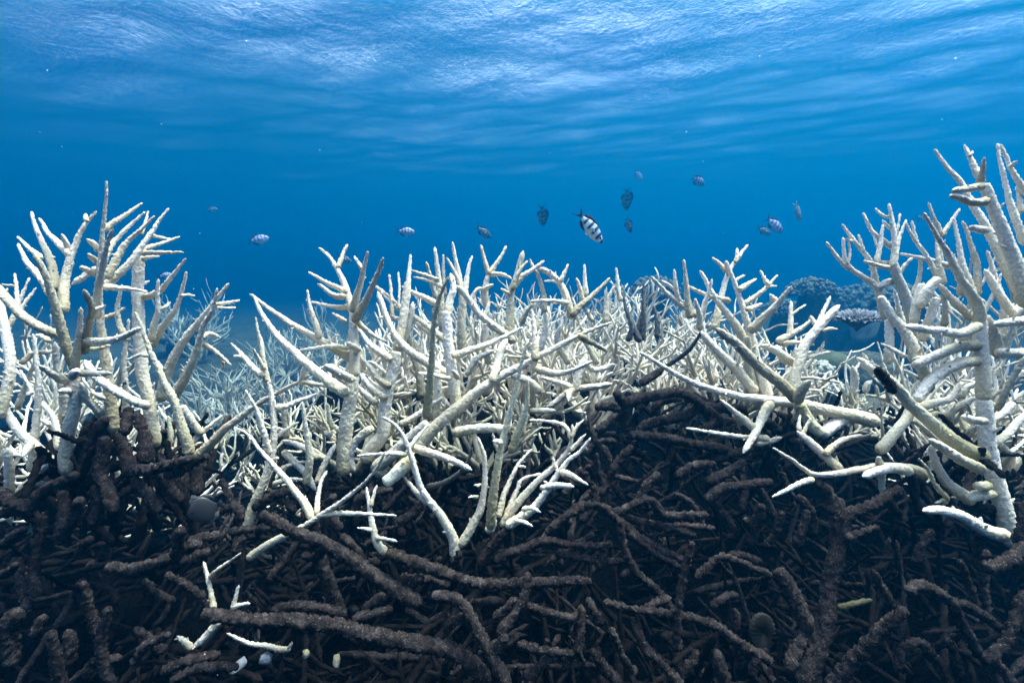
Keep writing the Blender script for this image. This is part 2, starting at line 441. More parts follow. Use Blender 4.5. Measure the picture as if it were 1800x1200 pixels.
('bleached_staghorn_coral', 'spreading bleached staghorn right of centre with a long low limb reaching left', 'coral', 1.2, '''
W 0 0 18 5 1543,742 1500,731 1455,722 1406,710 1350,703 1290,694 1237,679 1200,664 1162,641 1125,619
W 3 8 16 4 1350,702 1340,670 1330,635 1320,590 1309,551 1299,520 1288,490 1277,458
G 4 4 13 10 1330,695 1318,660 1314,620 1312,590
W 12 16 10 5 1256,580 1266,530 1276,490 1286,470 1294,455 1296,436
W 13 15 6 4 1292,462 1302,446 1315,430
W 14 15 6 4 1277,478 1266,464 1252,452
W 14 12 5 4 1280,485 1276,470 1275,458
W 8 10 12 5 1318,610 1294,572 1275,547 1249,510 1240,492 1230,475
W 9 10 8 4 1284,530 1260,524 1237,516 1198,498
W 10 12 9 4 1240,560 1215,548 1192,532 1166,508 1144,485
W 11 12 5 3 1192,520 1180,504 1164,493
W 10 9 10 4 1213,560 1209,530 1204,480 1202,456
W 11 11 7 4 1194,530 1189,510 1185,473
W 8 6 9 4 1232,566 1237,540 1245,515 1252,490
W 8 5 10 5 1231,580 1230,556 1226,540 1221,524
W 2 -4 13 5 1316,584 1342,559 1369,532 1382,515 1392,503
W 0 1 8 6 1366,532 1360,525 1353,516
W 8 9 7 3 1352,503 1344,490 1336,475
W 9 11 8 3 1305,536 1328,521 1346,506 1367,483
W 9 10 5 3 1346,506 1354,503 1366,503
W 6 8 8 4 1298,510 1313,500 1330,490
W 4 5 8 4 1312,545 1325,540 1340,533
W 8 9 5 3 1290,495 1300,488 1310,483
G -6 -12 16 10 1402,704 1394,695 1369,671 1331,641 1294,604 1275,590 1258,576
W 3 6 15 8 1328,692 1316,676 1294,649 1267,622 1250,604 1232,583
W 0 2 14 8 1398,705 1396,675 1404,640 1417,604 1444,570 1460,552 1476,536
W 2 4 9 4 1420,605 1433,580 1444,555 1460,520
W 4 5 8 4 1440,580 1430,565 1424,554
W 1 0 6 4 1444,582 1458,578 1473,579
W 4 5 11 8 1400,642 1382,628 1362,615 1337,606
W 1 2 7 3 1405,632 1430,625 1460,618
G -8 -14 14 9 1402,707 1408,690 1416,678 1426,668
O -4 -6 15 14 1402,705 1412,724 1425,745 1447,765
W -2 2 14 16 1445,764 1462,750 1480,738 1500,735
W -4 -12 14 6 1356,708 1346,722 1335,745 1324,768 1306,796
W -8 -6 11 5 1326,755 1312,740 1290,722 1266,702
W -6 -3 9 4 1352,770 1312,769 1270,763 1235,757 1206,752
W 2 0 8 6 1330,782 1350,776 1375,768
W 7 9 8 5 1388,592 1390,560 1390,529
W 8 9 5 3 1390,555 1402,545 1417,535
W 7 7 9 4 1365,600 1392,586 1415,572 1430,558
W 9 9 7 4 1372,604 1400,602 1432,606
W 6 6 8 6 1382,640 1372,625 1366,606
'''),
('bleached_staghorn_coral', 'low white staghorn with a level limb over the rubble at lower right, tips pointing left', 'coral', .95, '''
W 0 -3 14 4 1628,836 1600,824 1550,820 1517,825 1475,832 1433,834 1410,822 1392,808 1358,787
W -2 -8 14 9 1600,828 1570,822 1537,829 1517,838
W -3 -5 9 4 1430,842 1410,848 1392,856 1357,873
W 0 3 13 8 1480,828 1454,805 1425,779 1400,757
W 3 4 6 4 1404,758 1405,742 1406,728
W 3 3 6 4 1410,764 1417,750 1426,734
W 0 2 10 4 1450,800 1462,787 1483,772 1516,764
W -1 -5 9 7 1546,826 1546,812 1545,803
W -1 0 9 7 1550,828 1550,848 1550,868
'''),
('coral_stump', 'thick white coral finger with a pointed tip, dead and dark at its foot', 'coral', .95, '''
W 0 -4 16 6 1708,882 1690,868 1667,850 1650,825 1642,805 1635,782
D 2 0 15 14 1756,905 1735,894 1706,880
O -6 -10 7 3 1655,884 1665,876 1652,862 1642,848 1634,830 1626,818 1614,805
O -7 -8 5 3 1645,856 1650,860 1657,862
O -7 -8 4 3 1637,836 1632,846 1628,846
O -7 -8 5 4 1660,876 1650,882 1643,884
'''),
('bleached_staghorn_coral', 'fat white coral limb with blunt cracked tip lowest at the right edge', 'coral', .88, '''
W 0 -7 17 9 1770,942 1745,936 1722,926 1700,912 1683,904 1650,896 1621,898
W 0 0 9 7 1720,926 1722,914 1725,908
D 2 0 14 13 1718,1000 1722,970 1722,935
'''),
('bleached_staghorn_coral', 'tallest bleached staghorn, leaning in from the right edge on a straight pale trunk', 'coral', .95, '''
W 0 0 20 16 1780,960 1767,908 1754,855 1740,800 1733,742 1730,700
W 0 0 16 14 1730,705 1727,647 1723,597 1723,560
W 0 -5 14 4 1723,570 1717,533 1690,493 1675,463 1663,440 1650,420 1640,403 1623,374
W 2 5 10 4 1713,530 1705,500 1693,467 1685,427 1677,382
W 3 5 10 4 1718,520 1717,467 1707,433 1700,408 1691,388
W -4 -4 17 11 1808,535 1800,523 1783,457 1763,407 1743,357 1730,323
W -4 -2 10 4 1728,322 1720,308 1710,287 1702,270 1695,254
W -3 -3 5 4 1704,276 1708,270 1709,265
W -6 -9 8 5 1725,318 1727,302 1730,276
W -6 -14 10 6 1727,328 1715,329 1700,332 1675,335
W -6 -14 11 6 1735,354 1718,356 1700,353 1685,347 1671,344
W 0 6 15 4 1795,515 1773,473 1753,437 1733,397 1710,360 1690,323 1667,297 1652,276 1642,262
W -4 -6 10 7 1735,405 1720,403 1703,400
W 2 4 10 4 1803,430 1787,390 1773,347 1762,300 1756,275 1753,252
W 4 4 8 4 1805,345 1790,318 1777,297 1768,275 1757,253
W 3 1 6 5 1772,295 1780,290 1789,282
W 4 5 8 5 1795,375 1792,350 1788,322
W 3 -2 13 8 1808,563 1775,566 1747,570
W 2 1 13 10 1808,620 1780,621 1752,618
W 3 2 15 11 1756,628 1750,600 1740,575 1730,555
W 4 6 11 8 1782,554 1765,530 1753,513 1730,473
W 5 4 12 9 1810,525 1795,538 1777,553
W -2 -8 12 9 1722,572 1700,582 1683,587 1655,582 1633,580 1592,573
W 0 -3 14 11 1722,608 1700,608 1683,610 1650,623 1607,643
W 0 -4 14 12 1722,634 1700,635 1690,637 1660,650 1633,673 1610,704
O -3 -10 20 11 1732,806 1712,795 1683,780 1655,758 1633,740 1600,710 1575,680 1560,662
G -6 -12 14 9 1727,826 1710,818 1690,808 1667,793 1633,772
W 2 4 12 6 1610,718 1640,708 1667,702 1678,690 1686,672
W -3 -6 10 9 1734,741 1712,738 1690,731
W 0 2 11 9 1738,742 1760,727 1781,709
G -4 -8 8 6 1752,722 1762,700 1777,670 1803,625
W 2 3 10 8 1745,782 1773,760 1805,724
W 3 4 7 5 1760,782 1778,793 1805,770
W 4 3 8 6 1660,734 1690,710 1720,697
O -2 -3 12 10 1740,852 1728,854 1715,853
G -1 -2 14 12 1748,868 1720,870 1698,876
W 1 4 14 9 1615,640 1606,612 1595,590 1583,573 1565,552 1545,520
O 0 0 13 12 1632,690 1628,665 1617,640 1612,625
W 0 2 7 4 1592,628 1567,613 1548,603
W 3 2 9 5 1586,572 1580,545 1572,508
W 5 4 13 10 1616,540 1630,512 1650,487
W 6 5 11 9 1622,600 1633,560 1647,522
W 5 6 10 7 1708,562 1690,542 1677,530 1647,497
W 6 6 11 10 1606,570 1612,530 1622,498
O 0 1 15 12 1610,722 1590,700 1585,690 1578,690
D -10 -12 12 10 1572,690 1556,665 1541,645
G 2 5 14 10 1545,795 1565,770 1592,738 1602,715
W 4 4 10 9 1560,640 1563,600 1562,560
W 6 5 9 4 1690,600 1720,560 1745,520 1760,480
W 7 8 10 5 1760,600 1765,540 1750,490 1735,440
W 7 6 8 4 1660,575 1660,540 1655,515
W 6 8 8 4 1660,500 1650,460 1646,420
W 6 7 9 4 1690,520 1684,470 1660,430
W 7 6 9 8 1770,680 1790,660 1808,650
W 6 6 8 5 1690,700 1700,680 1725,670
O 4 5 9 6 1625,735 1650,728 1665,733
'''),
('bleached_staghorn_coral', 'slender many tipped bleached staghorn standing against open water left of the tallest one', 'coral', 1.5, '''
W 0 -2 14 9 1603,600 1600,555 1590,515 1575,480 1570,455
W -2 0 9 4 1570,470 1573,440 1570,400 1562,357
W 0 1 5 3 1568,384 1550,377 1538,366
W -1 0 5 3 1573,420 1578,400 1582,375
W 0 2 6 3 1574,445 1580,420 1593,386
W 0 1 5 3 1568,405 1560,397 1551,386
W 0 2 8 3 1572,437 1553,423 1533,407 1517,374
W 2 3 8 4 1540,505 1533,467 1520,447 1500,420 1490,408 1480,394
W 2 3 5 3 1519,443 1513,425 1508,412
W 2 1 5 3 1499,424 1492,422 1486,418
W 0 4 11 4 1560,565 1550,533 1540,503 1517,487 1497,473 1485,453 1482,417
W 3 4 7 3 1495,474 1487,468 1470,450 1452,425
W 2 3 5 3 1490,465 1494,445 1492,424
W -1 0 7 4 1541,462 1547,433 1552,394
W 0 1 5 3 1546,440 1540,428 1537,413
W -1 -4 7 5 1570,472 1545,467 1517,458
W 0 0 6 4 1566,460 1552,462 1540,457
W 0 -2 7 4 1578,482 1590,468 1604,452
W 3 3 7 4 1605,520 1617,483 1617,450
W 1 2 7 4 1650,500 1640,470 1625,445 1612,425 1603,388
W 1 1 5 3 1612,428 1600,408 1592,390
W 1 2 7 3 1655,420 1650,400 1640,380 1632,356
W 1 1 6 3 1656,416 1668,395 1688,366
W 2 1 8 4 1672,470 1645,460 1617,453 1582,446
W 2 1 5 4 1648,463 1640,470 1630,473
W 2 3 6 3 1655,470 1652,440 1646,418
W 1 -1 10 7 1570,495 1555,498 1543,506
W 0 2 6 4 1555,520 1548,516 1540,518
'''),
('coral_sprig', 'stubby white coral clump with short fingers in the gap before the far reef', 'coral', 1.7, '''
W 0 -3 10 8 1503,726 1500,693 1503,665 1498,642
W -2 -1 5 3 1500,655 1494,648 1488,640
W -2 -1 5 3 1502,650 1508,643 1510,636
W 4 2 10 8 1545,662 1535,652 1520,640 1507,628
W 3 3 6 4 1524,642 1522,630 1516,620
W 3 3 5 3 1530,648 1535,640 1532,632
W 2 2 9 7 1556,715 1553,702 1557,690
W 3 2 8 7 1520,690 1525,675 1533,668
'''),
('dead_upright_coral', 'group of slate grey dead spikes standing among white branches right of centre', 'coral', 1.75, '''
S 0 3 9 3 1125,602 1114,577 1102,547 1093,511
S 1 2 8 3 1129,598 1132,560 1131,530 1131,494
S 2 3 7 3 1118,600 1126,560 1137,532 1152,512
S 1 2 8 4 1155,595 1155,565 1148,537
S -8 -30 8 5 1125,672 1181,637 1211,615 1232,584
S 0 -1 8 5 1103,600 1110,580 1108,560
'''),
('bleached_staghorn_coral', 'pale staghorn with thin forked uprights in the hedge above the heavy diagonal limb', 'coral', 1.5, '''
W 0 0 11 5 778,580 774,510 768,465 764,434
W 1 1 6 3 782,520 780,480 779,447
W 0 -4 9 4 772,540 764,515 757,490 749,460
W 2 2 10 4 815,560 810,500 801,457 795,425
W 0 1 8 3 812,510 798,476 785,452
W 0 2 9 3 816,520 820,490 825,465 830,449
G 0 0 12 9 812,620 811,580 812,545 815,510
W -4 -8 11 7 905,602 882,583 849,559 830,536 815,514 798,500
W 3 3 9 6 857,540 853,515 855,495 859,480
W 3 4 7 4 860,483 852,457 845,430
W 3 5 7 3 860,482 871,465 880,452 890,432
W 3 2 7 4 861,482 878,482 888,484 900,490
W 2 0 7 3 849,510 857,505 868,500
W 2 2 8 5 836,545 832,520 840,508 850,506
W 0 0 9 5 850,560 856,545 859,531
G -2 0 12 6 896,600 896,560 899,515 907,490 914,465 920,441
G -3 -2 8 4 900,510 909,484 928,458
W -1 1 9 4 901,505 918,486 936,474 957,458
W -2 -4 6 4 898,518 888,512 880,507
W 1 2 8 4 957,550 956,520 948,490 938,472 931,455
W 0 1 11 6 1006,560 998,530 989,507 975,488 958,476 943,473
W 0 1 7 3 984,498 992,480 999,464
W 0 0 5 4 985,500 972,494 956,494
W 1 2 7 3 1030,520 1028,490 1027,464
W 0 0 8 4 1025,530 1020,508 1013,488
G -3 3 10 4 1004,556 1020,538 1040,521 1058,503 1072,488
W 0 0 7 5 1042,566 1032,548 1018,530
W 2 3 7 3 1090,530 1086,500 1083,470
W 1 3 9 4 1064,570 1068,530 1078,508 1090,492
W -3 -2 7 4 1000,533 970,529 932,529
G -4 -6 9 5 916,570 924,550 936,533
W -6 -5 11 8 1010,690 1015,665 1020,645 1026,628
W -6 -9 9 6 1015,683 1044,680 1077,674
W -6 -5 8 5 1010,682 985,673 950,663
W -8 -9 9 6 1010,684 990,695 975,708 960,717
W -8 -12 8 6 1006,686 1000,694 999,706
W -5 -3 8 6 1024,634 1045,650 1082,640
W 3 3 10 7 930,650 950,610 960,570 958,545
W 4 4 10 7 860,640 850,600 855,565
W 0 0 11 8 950,690 930,670 905,660 885,640
W 2 3 9 5 1050,640 1030,600 1020,570
W 2 2 9 6 1000,640 980,600 985,570
W 4 3 8 6 820,660 840,630 870,615
'''),
('white_coral_fragment', 'thin white forked sprig passing behind the end of the thick dark log', 'coral fragment', .86, '''
W 2 4 8 5 377,1074 370,1040 366,1020 362,1003 357,986
W 3 2 6 3 368,1016 378,1004 393,993 424,971
W 0 -1 10 9 387,1088 374,1104 358,1122 336,1140
W -1 -2 9 6 336,1140 326,1128 311,1117
W 3 3 7 4 408,1070 413,1055 420,1027
W 3 1 7 4 410,1068 424,1062 440,1060
'''),
('white_coral_fragment', 'yellowish white coral stick lying on the rubble under the thick dark log', 'coral fragment', .85, '''
W 0 -2 8 5 511,1141 490,1140 467,1134 435,1129 398,1112
W -1 -1 5 4 505,1140 511,1133 513,1127
'''),
]

# ------------------------------------------------------------------ dead framework of the foreground, same notation
DEAD = [
('dead_staghorn_framework', 'dark dead coral thicket under the left white bush, matted with dark turf', .92, '''
D 0 -4 15 12 -6,860 23,884 53,890 80,860 110,846 134,832
D 0 2 14 13 108,945 112,905 110,862
D -2 -6 16 14 105,950 118,925 130,910 141,876
D 0 2 14 8 67,1050 58,1010 67,960 80,905
D 0 3 13 10 50,1070 40,1025 30,980
D 4 4 15 13 148,840 152,810 167,767 188,732
D 3 4 16 13 232,838 222,800 208,760
D 4 6 14 11 218,765 222,740 228,715
D 3 3 16 14 180,850 180,810 184,765
D 1 3 19 15 258,815 256,785 252,755
D 0 -6 14 12 236,826 265,826 300,818 338,806
D -3 -4 13 8 290,836 320,826 345,812 368,800
D 4 6 11 9 140,790 148,760 160,738
D 5 5 13 10 250,760 244,740 238,725
D 2 3 14 11 345,870 344,835 350,810
D 0 0 16 12 280,900 260,870 236,840
D 0 3 15 13 200,900 190,860 170,830
D 3 0 15 12 320,880 300,860 280,830
D 2 2 14 11 160,930 172,890 165,850
D 0 -3 14 10 0,960 20,945 42,930
D 0 1 12 10 0,905 30,900 60,905
D 0 -2 13 11 140,980 145,960 160,945
D -4 -8 12 9 0,1010 15,1005 28,990
'''),
('dead_staghorn_framework', 'dark dead branch with three blunt knobs in the shade at left', .85, '''
D 0 -4 15 16 186,997 232,1000 283,988 325,972 350,952
D -4 -7 15 13 312,985 313,960 317,926
D -4 -5 15 13 318,982 345,978 368,968
D -3 -1 15 12 330,955 358,946 388,939
D 0 2 10 8 360,1050 328,1028 290,1008
D 0 -2 10 8 252,1018 280,1044 308,1058
'''),
('dead_staghorn_framework', 'dark dead stubs rising from the bottom left corner', .8, '''
D 0 -3 13 10 176,1125 158,1075 152,1048 146,1022
D 0 -2 14 11 198,1205 178,1145 180,1107 190,1066
D -3 -6 14 10 110,1210 98,1160 90,1125 87,1108
D 0 0 20 22 20,1170 15,1110 26,1070
D 0 -2 12 9 236,1170 250,1140 280,1122 300,1112
D 1 2 12 9 290,1146 262,1118 236,1104
D 0 0 13 10 150,1190 170,1160 215,1156
D 0 0 13 12 60,1120 72,1095 80,1080
D 0 0 14 11 120,1170 125,1130 118,1105
D 0 0 14 11 285,1180 330,1160 388,1150
D -2 -3 12 10 300,1195 350,1175 420,1172
'''),
('dead_coral_log', 'thick turf covered dead coral log lying level across the lower left', .8, '''
D -4 2 16 20 354,1079 400,1084 467,1090 533,1092 600,1102 662,1116 725,1128 787,1142 825,1162 858,1200
D 2 2 14 12 480,1070 520,1064 565,1068 610,1080
D 2 1 13 10 620,1088 650,1080 690,1070
'''),
('dead_coral_log', 'long purplish dead branch slanting down right below the white Y', .84, '''
D -2 0 14 19 457,903 517,932 567,954 600,972 660,1012 700,1040 740,1062
D 0 3 13 10 570,960 552,980 530,975
D 2 3 12 9 640,1002 655,985 668,990
'''),
('dead_staghorn_framework', 'dead branches crossing behind the slanting purplish branch', .95, '''
D 0 -6 18 13 600,1085 576,1022 556,956 548,903
D 2 4 12 8 470,1022 492,996 524,956 550,930
D 2 3 14 11 412,975 420,955 434,938
D 5 6 11 8 434,918 408,880 388,840
D 4 4 13 10 445,895 480,870 530,858
D 3 3 11 8 400,935 440,930 480,925
D 5 6 12 9 380,900 410,890 440,905
D 4 5 10 7 520,900 500,880 470,860
D 3 4 12 9 600,930 585,905 590,880
D 3 3 12 10 640,1010 630,970 600,940
D 6 6 13 10 700,920 730,900 745,870
D 6 6 12 9 620,900 640,870 690,860
D 4 4 12 10 590,870 570,890 560,910
D 2 2 15 12 640,1070 670,1050 690,1040
'''),
('dead_coral_log', 'tan dusted dead branch running level under the small white staghorn', .86, '''
E -2 0 15 11 680,970 725,985 767,1000 808,1017 858,1025 933,1025 1000,1020 1040,1021
E 0 1 11 8 704,1012 758,1020 790,1030
D 0 -2 12 10 720,1040 730,1020 745,1014
E -2 -5 12 8 806,1000 803,985 806,968
'''),
('dead_staghorn_framework', 'tangle of speckled dead branches at bottom centre, forked like a Y', .8, '''
E 2 -2 13 17 758,1046 800,1052 822,1075 840,1110 860,1145 895,1205
E -2 2 15 9 888,1130 884,1108 900,1083 922,1045 929,1003
E 0 0 10 9 866,1088 885,1072 908,1050
E 0 2 10 9 925,1062 962,1075 1005,1084 1018,1070
E 1 2 11 9 1012,1150 1020,1110 1022,1062
E -1 1 11 10 908,1132 954,1142 1012,1149
D 0 0 13 10 860,1150 890,1130 912,1118
D 2 2 13 11 780,1110 800,1090 840,1080
D 1 1 15 12 920,1190 945,1175 975,1150
D 2 1 12 9 990,1180 1000,1160 1012,1140
'''),
('dead_staghorn_framework', 'dark dead branches at centre under the fan of white antlers', .92, '''
D 0 2 12 9 868,986 895,974 925,962 958,950 1010,958 1076,962
D 2 2 10 8 975,971 1037,983 1098,988
D -2 -4 16 11 846,994 867,958 890,930
D 2 3 11 8 948,952 992,912 1022,882 1042,860
D 2 2 12 9 1044,890 1046,870 1046,852
D 0 2 11 12 1245,904 1200,906 1167,904 1137,879 1085,901 1042,887 1000,905 960,938
D 2 0 11 9 1208,990 1150,960 1100,925 1072,900
D 4 5 11 8 1045,866 1064,858 1075,825 1060,783
D 4 4 11 9 1070,840 1085,812 1112,782
D 0 2 10 9 1225,942 1200,933 1146,921 1100,908
D 2 3 9 7 1150,928 1208,924 1258,928
D -2 0 10 11 1090,912 1098,967 1121,1008 1158,1042 1182,1075
D 0 1 10 9 1105,935 1150,971 1197,997
D 3 4 10 7 990,870 1010,845 1022,820
D 2 2 12 9 1050,1000 1060,975 1075,950
'''),
('dead_staghorn_framework', 'speckled grey dead branches standing upright at lower centre right', .82, '''
E -2 -2 11 9 1190,1144 1191,1085 1197,1033 1208,992 1218,950
E 0 1 9 8 1222,1018 1242,996 1272,972
E 1 2 9 8 1266,975 1312,992 1356,1010
E 0 -2 10 12 1060,1056 1117,1071 1183,1079 1250,1096 1300,1129 1358,1164
E -2 -4 10 9 1117,1184 1092,1150 1074,1102
E -3 0 14 11 1200,1206 1167,1171 1133,1137 1112,1090
E 0 1 11 10 1058,1096 1045,1072 1032,1050
E 1 1 10 9 1010,1110 1018,1090 1025,1066
E -2 -2 12 10 1196,1190 1208,1170 1228,1142
E -2 -2 18 14 1275,1205 1264,1170 1258,1140
D 1 1 9 8 1292,1110 1294,1090 1291,1068
D 0 1 10 9 1130,1080 1150,1060 1180,1050
D 0 0 14 12 1090,1200 1060,1170 1040,1140
D 2 2 11 9 1320,1190 1330,1160 1350,1140
D 2 2 11 9 1250,1070 1270,1050 1300,1045
'''),
('dead_staghorn_framework', 'two stout furry dead trunks standing side by side at lower right', .82, '''
D 0 2 21 18 1425,1110 1396,1046 1380,1020 1366,998
D 0 6 21 18 1405,1205 1440,1140 1454,1075 1462,1012 1471,950 1471,874
D -2 0 16 13 1385,1180 1400,1140 1420,1100
D 4 4 15 11 1486,950 1487,908 1530,888 1585,857
D 2 2 10 7 1487,947 1525,931 1545,925
D 4 4 14 10 1455,900 1462,880 1450,850
'''),
('dead_staghorn_framework', 'forked blunt dead stubs in the dark hollow under the long low limb', 1.05, '''
D 0 -3 13 11 1315,955 1330,920 1342,886
D 0 -2 12 9 1325,935 1318,922 1307,911
D 2 0 9 8 1345,960 1362,940 1376,898
D 2 2 9 7 1235,925 1217,887 1186,866
D 2 2 12 8 1400,960 1410,930 1420,895
D 4 4 14 10 1240,880 1270,860 1310,852 1360,848
D 4 4 12 10 1430,940 1425,900 1400,870
D 4 2 12 9 1340,990 1300,975 1270,985
D 6 6 13 10 1120,890 1140,850 1160,830
D 6 6 14 10 1240,850 1280,830 1310,810
D 5 6 12 9 1190,840 1215,820 1260,815
D 5 4 11 9 1290,930 1270,900 1255,880
D 6 6 12 9 1360,910 1340,870 1325,850
'''),
('dead_staghorn_mound', 'dark rounded mound of dead branches right of centre beneath white limbs', 1.25, '''
D 0 -6 13 13 1092,760 1094,735 1096,712 1081,688
D -4 0 14 12 1097,708 1144,696 1192,690 1226,706 1260,730
D -2 -2 9 7 1125,676 1145,664 1165,650
D -4 -6 12 10 1045,716 1070,714 1092,720
D 0 2 14 13 1120,760 1144,744 1200,731 1237,716 1312,720
D -4 -2 13 11 1105,765 1162,769 1219,780 1280,790
D 2 4 14 11 1340,738 1376,765 1410,790
D 0 2 12 10 1240,790 1260,772 1300,760
D -2 0 13 10 1250,808 1312,791 1340,775
D 2 2 13 10 1150,730 1160,705 1200,700
D 2 3 12 9 1050,760 1072,740 1100,720
D 0 -2 14 11 1110,840 1098,800 1092,760
D 2 2 14 11 1180,820 1175,780 1160,750
D 4 4 13 11 1230,760 1260,745 1290,740
D 4 5 12 8 1025,800 1050,780 1085,775
D 5 6 11 8 1000,860 1010,820 1022,790
D 5 5 12 9 980,810 1000,790 1040,780
D 2 0 12 8 1380,830 1400,800 1405,770
D 3 3 10 7 1400,760 1380,735 1365,725
'''),
('dead_staghorn_framework', 'dead branches arched in the bottom right corner', .8, '''
E -2 2 13 12 1592,1040 1621,1028 1667,1055 1696,1104 1725,1154 1755,1140 1778,1104 1804,1038
E 2 3 11 10 1635,1044 1704,1067 1758,1104 1776,1122
D 2 2 9 7 1571,1067 1550,1029 1533,1000
D 3 3 10 8 1717,1072 1704,1025 1687,982
D 4 4 12 9 1734,1078 1729,1025 1733,965
D -2 0 17 15 1730,1000 1767,988 1806,955
D 0 0 11 9 1655,1170 1642,1154 1617,1129 1590,1140 1575,1180
D 0 0 13 11 1780,1200 1760,1175 1740,1150
D 4 4 15 12 1790,960 1800,910 1806,880
D 2 2 12 10 1660,1120 1675,1140 1690,1190
D 4 4 12 9 1610,990 1620,960 1640,930
'''),
('dead_coral_log', 'pinkish tan dead branch with a blunt end slanting up at the bottom right', .74, '''
E 2 -4 18 16 1455,1212 1508,1154 1550,1108 1594,1066
'''),
('coral_stick', 'olive coral stick lying in the dark left of the pinkish tan branch', .92, '''
B 0 -1 8 6 1472,1068 1504,1060 1534,1053
'''),
]
# ------------------------------------------------------------------ setting: sea floor, water surface
ANCH = [(-400, 1250, .8), (100, 1280, .85), (500, 1290, .85), (900, 1290, .85), (1300, 1290, .85), (1700, 1290, .85), (2300, 1250, .85),
        (-300, 960, 1.1), (100, 960, 1.12), (300, 950, 1.15), (480, 1000, 1.2), (700, 1010, 1.15), (900, 1010, 1.15), (1150, 1000, 1.3), (1400, 1000, 1.3), (1650, 1020, 1.15), (2000, 960, 1.15),
        (-100, 840, 1.5), (150, 850, 1.5), (380, 880, 1.6), (500, 900, 1.6), (650, 850, 1.5), (850, 830, 1.5), (1100, 900, 1.45), (1250, 910, 1.5), (1400, 880, 1.5), (1250, 900, 1.7), (1550, 800, 1.5), (1750, 800, 1.5), (2000, 800, 1.5),
        (0, 800, 2.2), (420, 900, 2.3), (600, 820, 2.2), (850, 715, 2.1), (1100, 705, 2.1), (1350, 720, 2.1), (1500, 800, 2.3), (1750, 760, 2.2),
        (100, 800, 4), (400, 820, 4), (700, 690, 3.2), (1000, 650, 3.2), (1250, 660, 3.2), (1450, 740, 3.4), (1750, 740, 3.6),
        (400, 770, 7.5), (400, 800, 5.6), (540, 740, 7.4), (450, 690, 10.5), (800, 690, 6), (1200, 680, 6), (1500, 690, 6.5), (300, 650, 11), (900, 640, 11), (1500, 640, 11), (0, 720, 7), (1900, 700, 7)]
AP = np.array([at(*a) for a in ANCH]); AP = np.vstack([AP, [(-1.2, .2, -.62), (0, .2, -.62), (1.2, .2, -.62), (0, -1, -.8), (-3, 0, -.8), (3, 0, -.8)]])
def bed(x, y):
    x = np.atleast_1d(np.asarray(x, float)); y = np.atleast_1d(np.asarray(y, float))
    d2 = (x[..., None] - AP[:, 0]) ** 2 + (y[..., None] - AP[:, 1]) ** 2
    w = 1 / (d2 + .02 + .01 * (y[..., None] - .5).clip(0) ** 2) ** 2
    z = (w * AP[:, 2]).sum(-1) / w.sum(-1)
    far = np.clip((np.hypot(x, y) - 9) / 6, 0, 1)
    z = z - .19 * np.clip((2.0 - y) * 1.5, 0, 1)
    return z * (1 - far) - 1.75 * far
def bed1(x, y): return float(bed(x, y)[0])

def axis(lo, hi, a, b, fine, grow=1.18):
    xs = list(np.arange(a, b, fine)); s = fine
    while xs[-1] < hi: s *= grow; xs.append(min(hi, xs[-1] + s))
    s = fine
    while xs[0] > lo: s *= grow; xs.insert(0, max(lo, xs[0] - s))
    return np.array(xs)
def grid_mesh(name, X, Y, zf, mat):
    gx, gy = np.meshgrid(X, Y); gz = zf(gx, gy)
    V = np.stack([gx, gy, gz], -1).reshape(-1, 3); w = len(X)
    i = np.arange(len(Y) - 1)[:, None]; j = np.arange(w - 1)[None]
    Q = np.stack([i * w + j, i * w + j + 1, (i + 1) * w + j + 1, (i + 1) * w + j], -1).reshape(-1, 4)
    return mesh_np(name, V, Q, mat)
m, nt, b = nodes('shade_black_rubble_bed')
n1 = noise(nt, 3, 6, .6); n2 = noise(nt, 60, 4, .7)
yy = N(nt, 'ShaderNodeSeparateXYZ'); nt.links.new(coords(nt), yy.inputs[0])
c = ramp(nt, n2, [(.35, (.002, .002, .0022)), (.6, (.004, .0038, .004)), (.8, (.010, .009, .009))])  # near-black bed colour carries the shade of the gaps between branches
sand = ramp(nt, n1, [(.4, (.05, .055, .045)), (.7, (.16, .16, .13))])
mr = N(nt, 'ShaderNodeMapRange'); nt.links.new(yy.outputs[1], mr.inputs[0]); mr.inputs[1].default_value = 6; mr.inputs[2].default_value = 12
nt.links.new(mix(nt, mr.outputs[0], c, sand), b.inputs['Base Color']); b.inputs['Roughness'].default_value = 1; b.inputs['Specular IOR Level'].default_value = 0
bump(nt, b, n2, 1, .03)
M['bed'] = m
rb = np.random.default_rng(3)
def bumps(gx, gy):
    z = bed(gx, gy); o = np.zeros_like(z)
    for k in range(26):
        wl = rb.uniform(.05, .5); th = rb.uniform(0, 6.28); o += wl * .03 * np.sin((gx * np.cos(th) + gy * np.sin(th)) / wl * 6.28 + rb.uniform(0, 6))
    return z + o * np.clip(6 / (1 + np.hypot(gx, gy)), 0, 1)
o = link('sea_floor', grid_mesh('sea_floor', axis(-200, 200, -3, 3, .035, 1.12), axis(-60, 300, .2, 5.5, .035, 1.1), bumps, M['bed'])); tag(o, kind='structure')

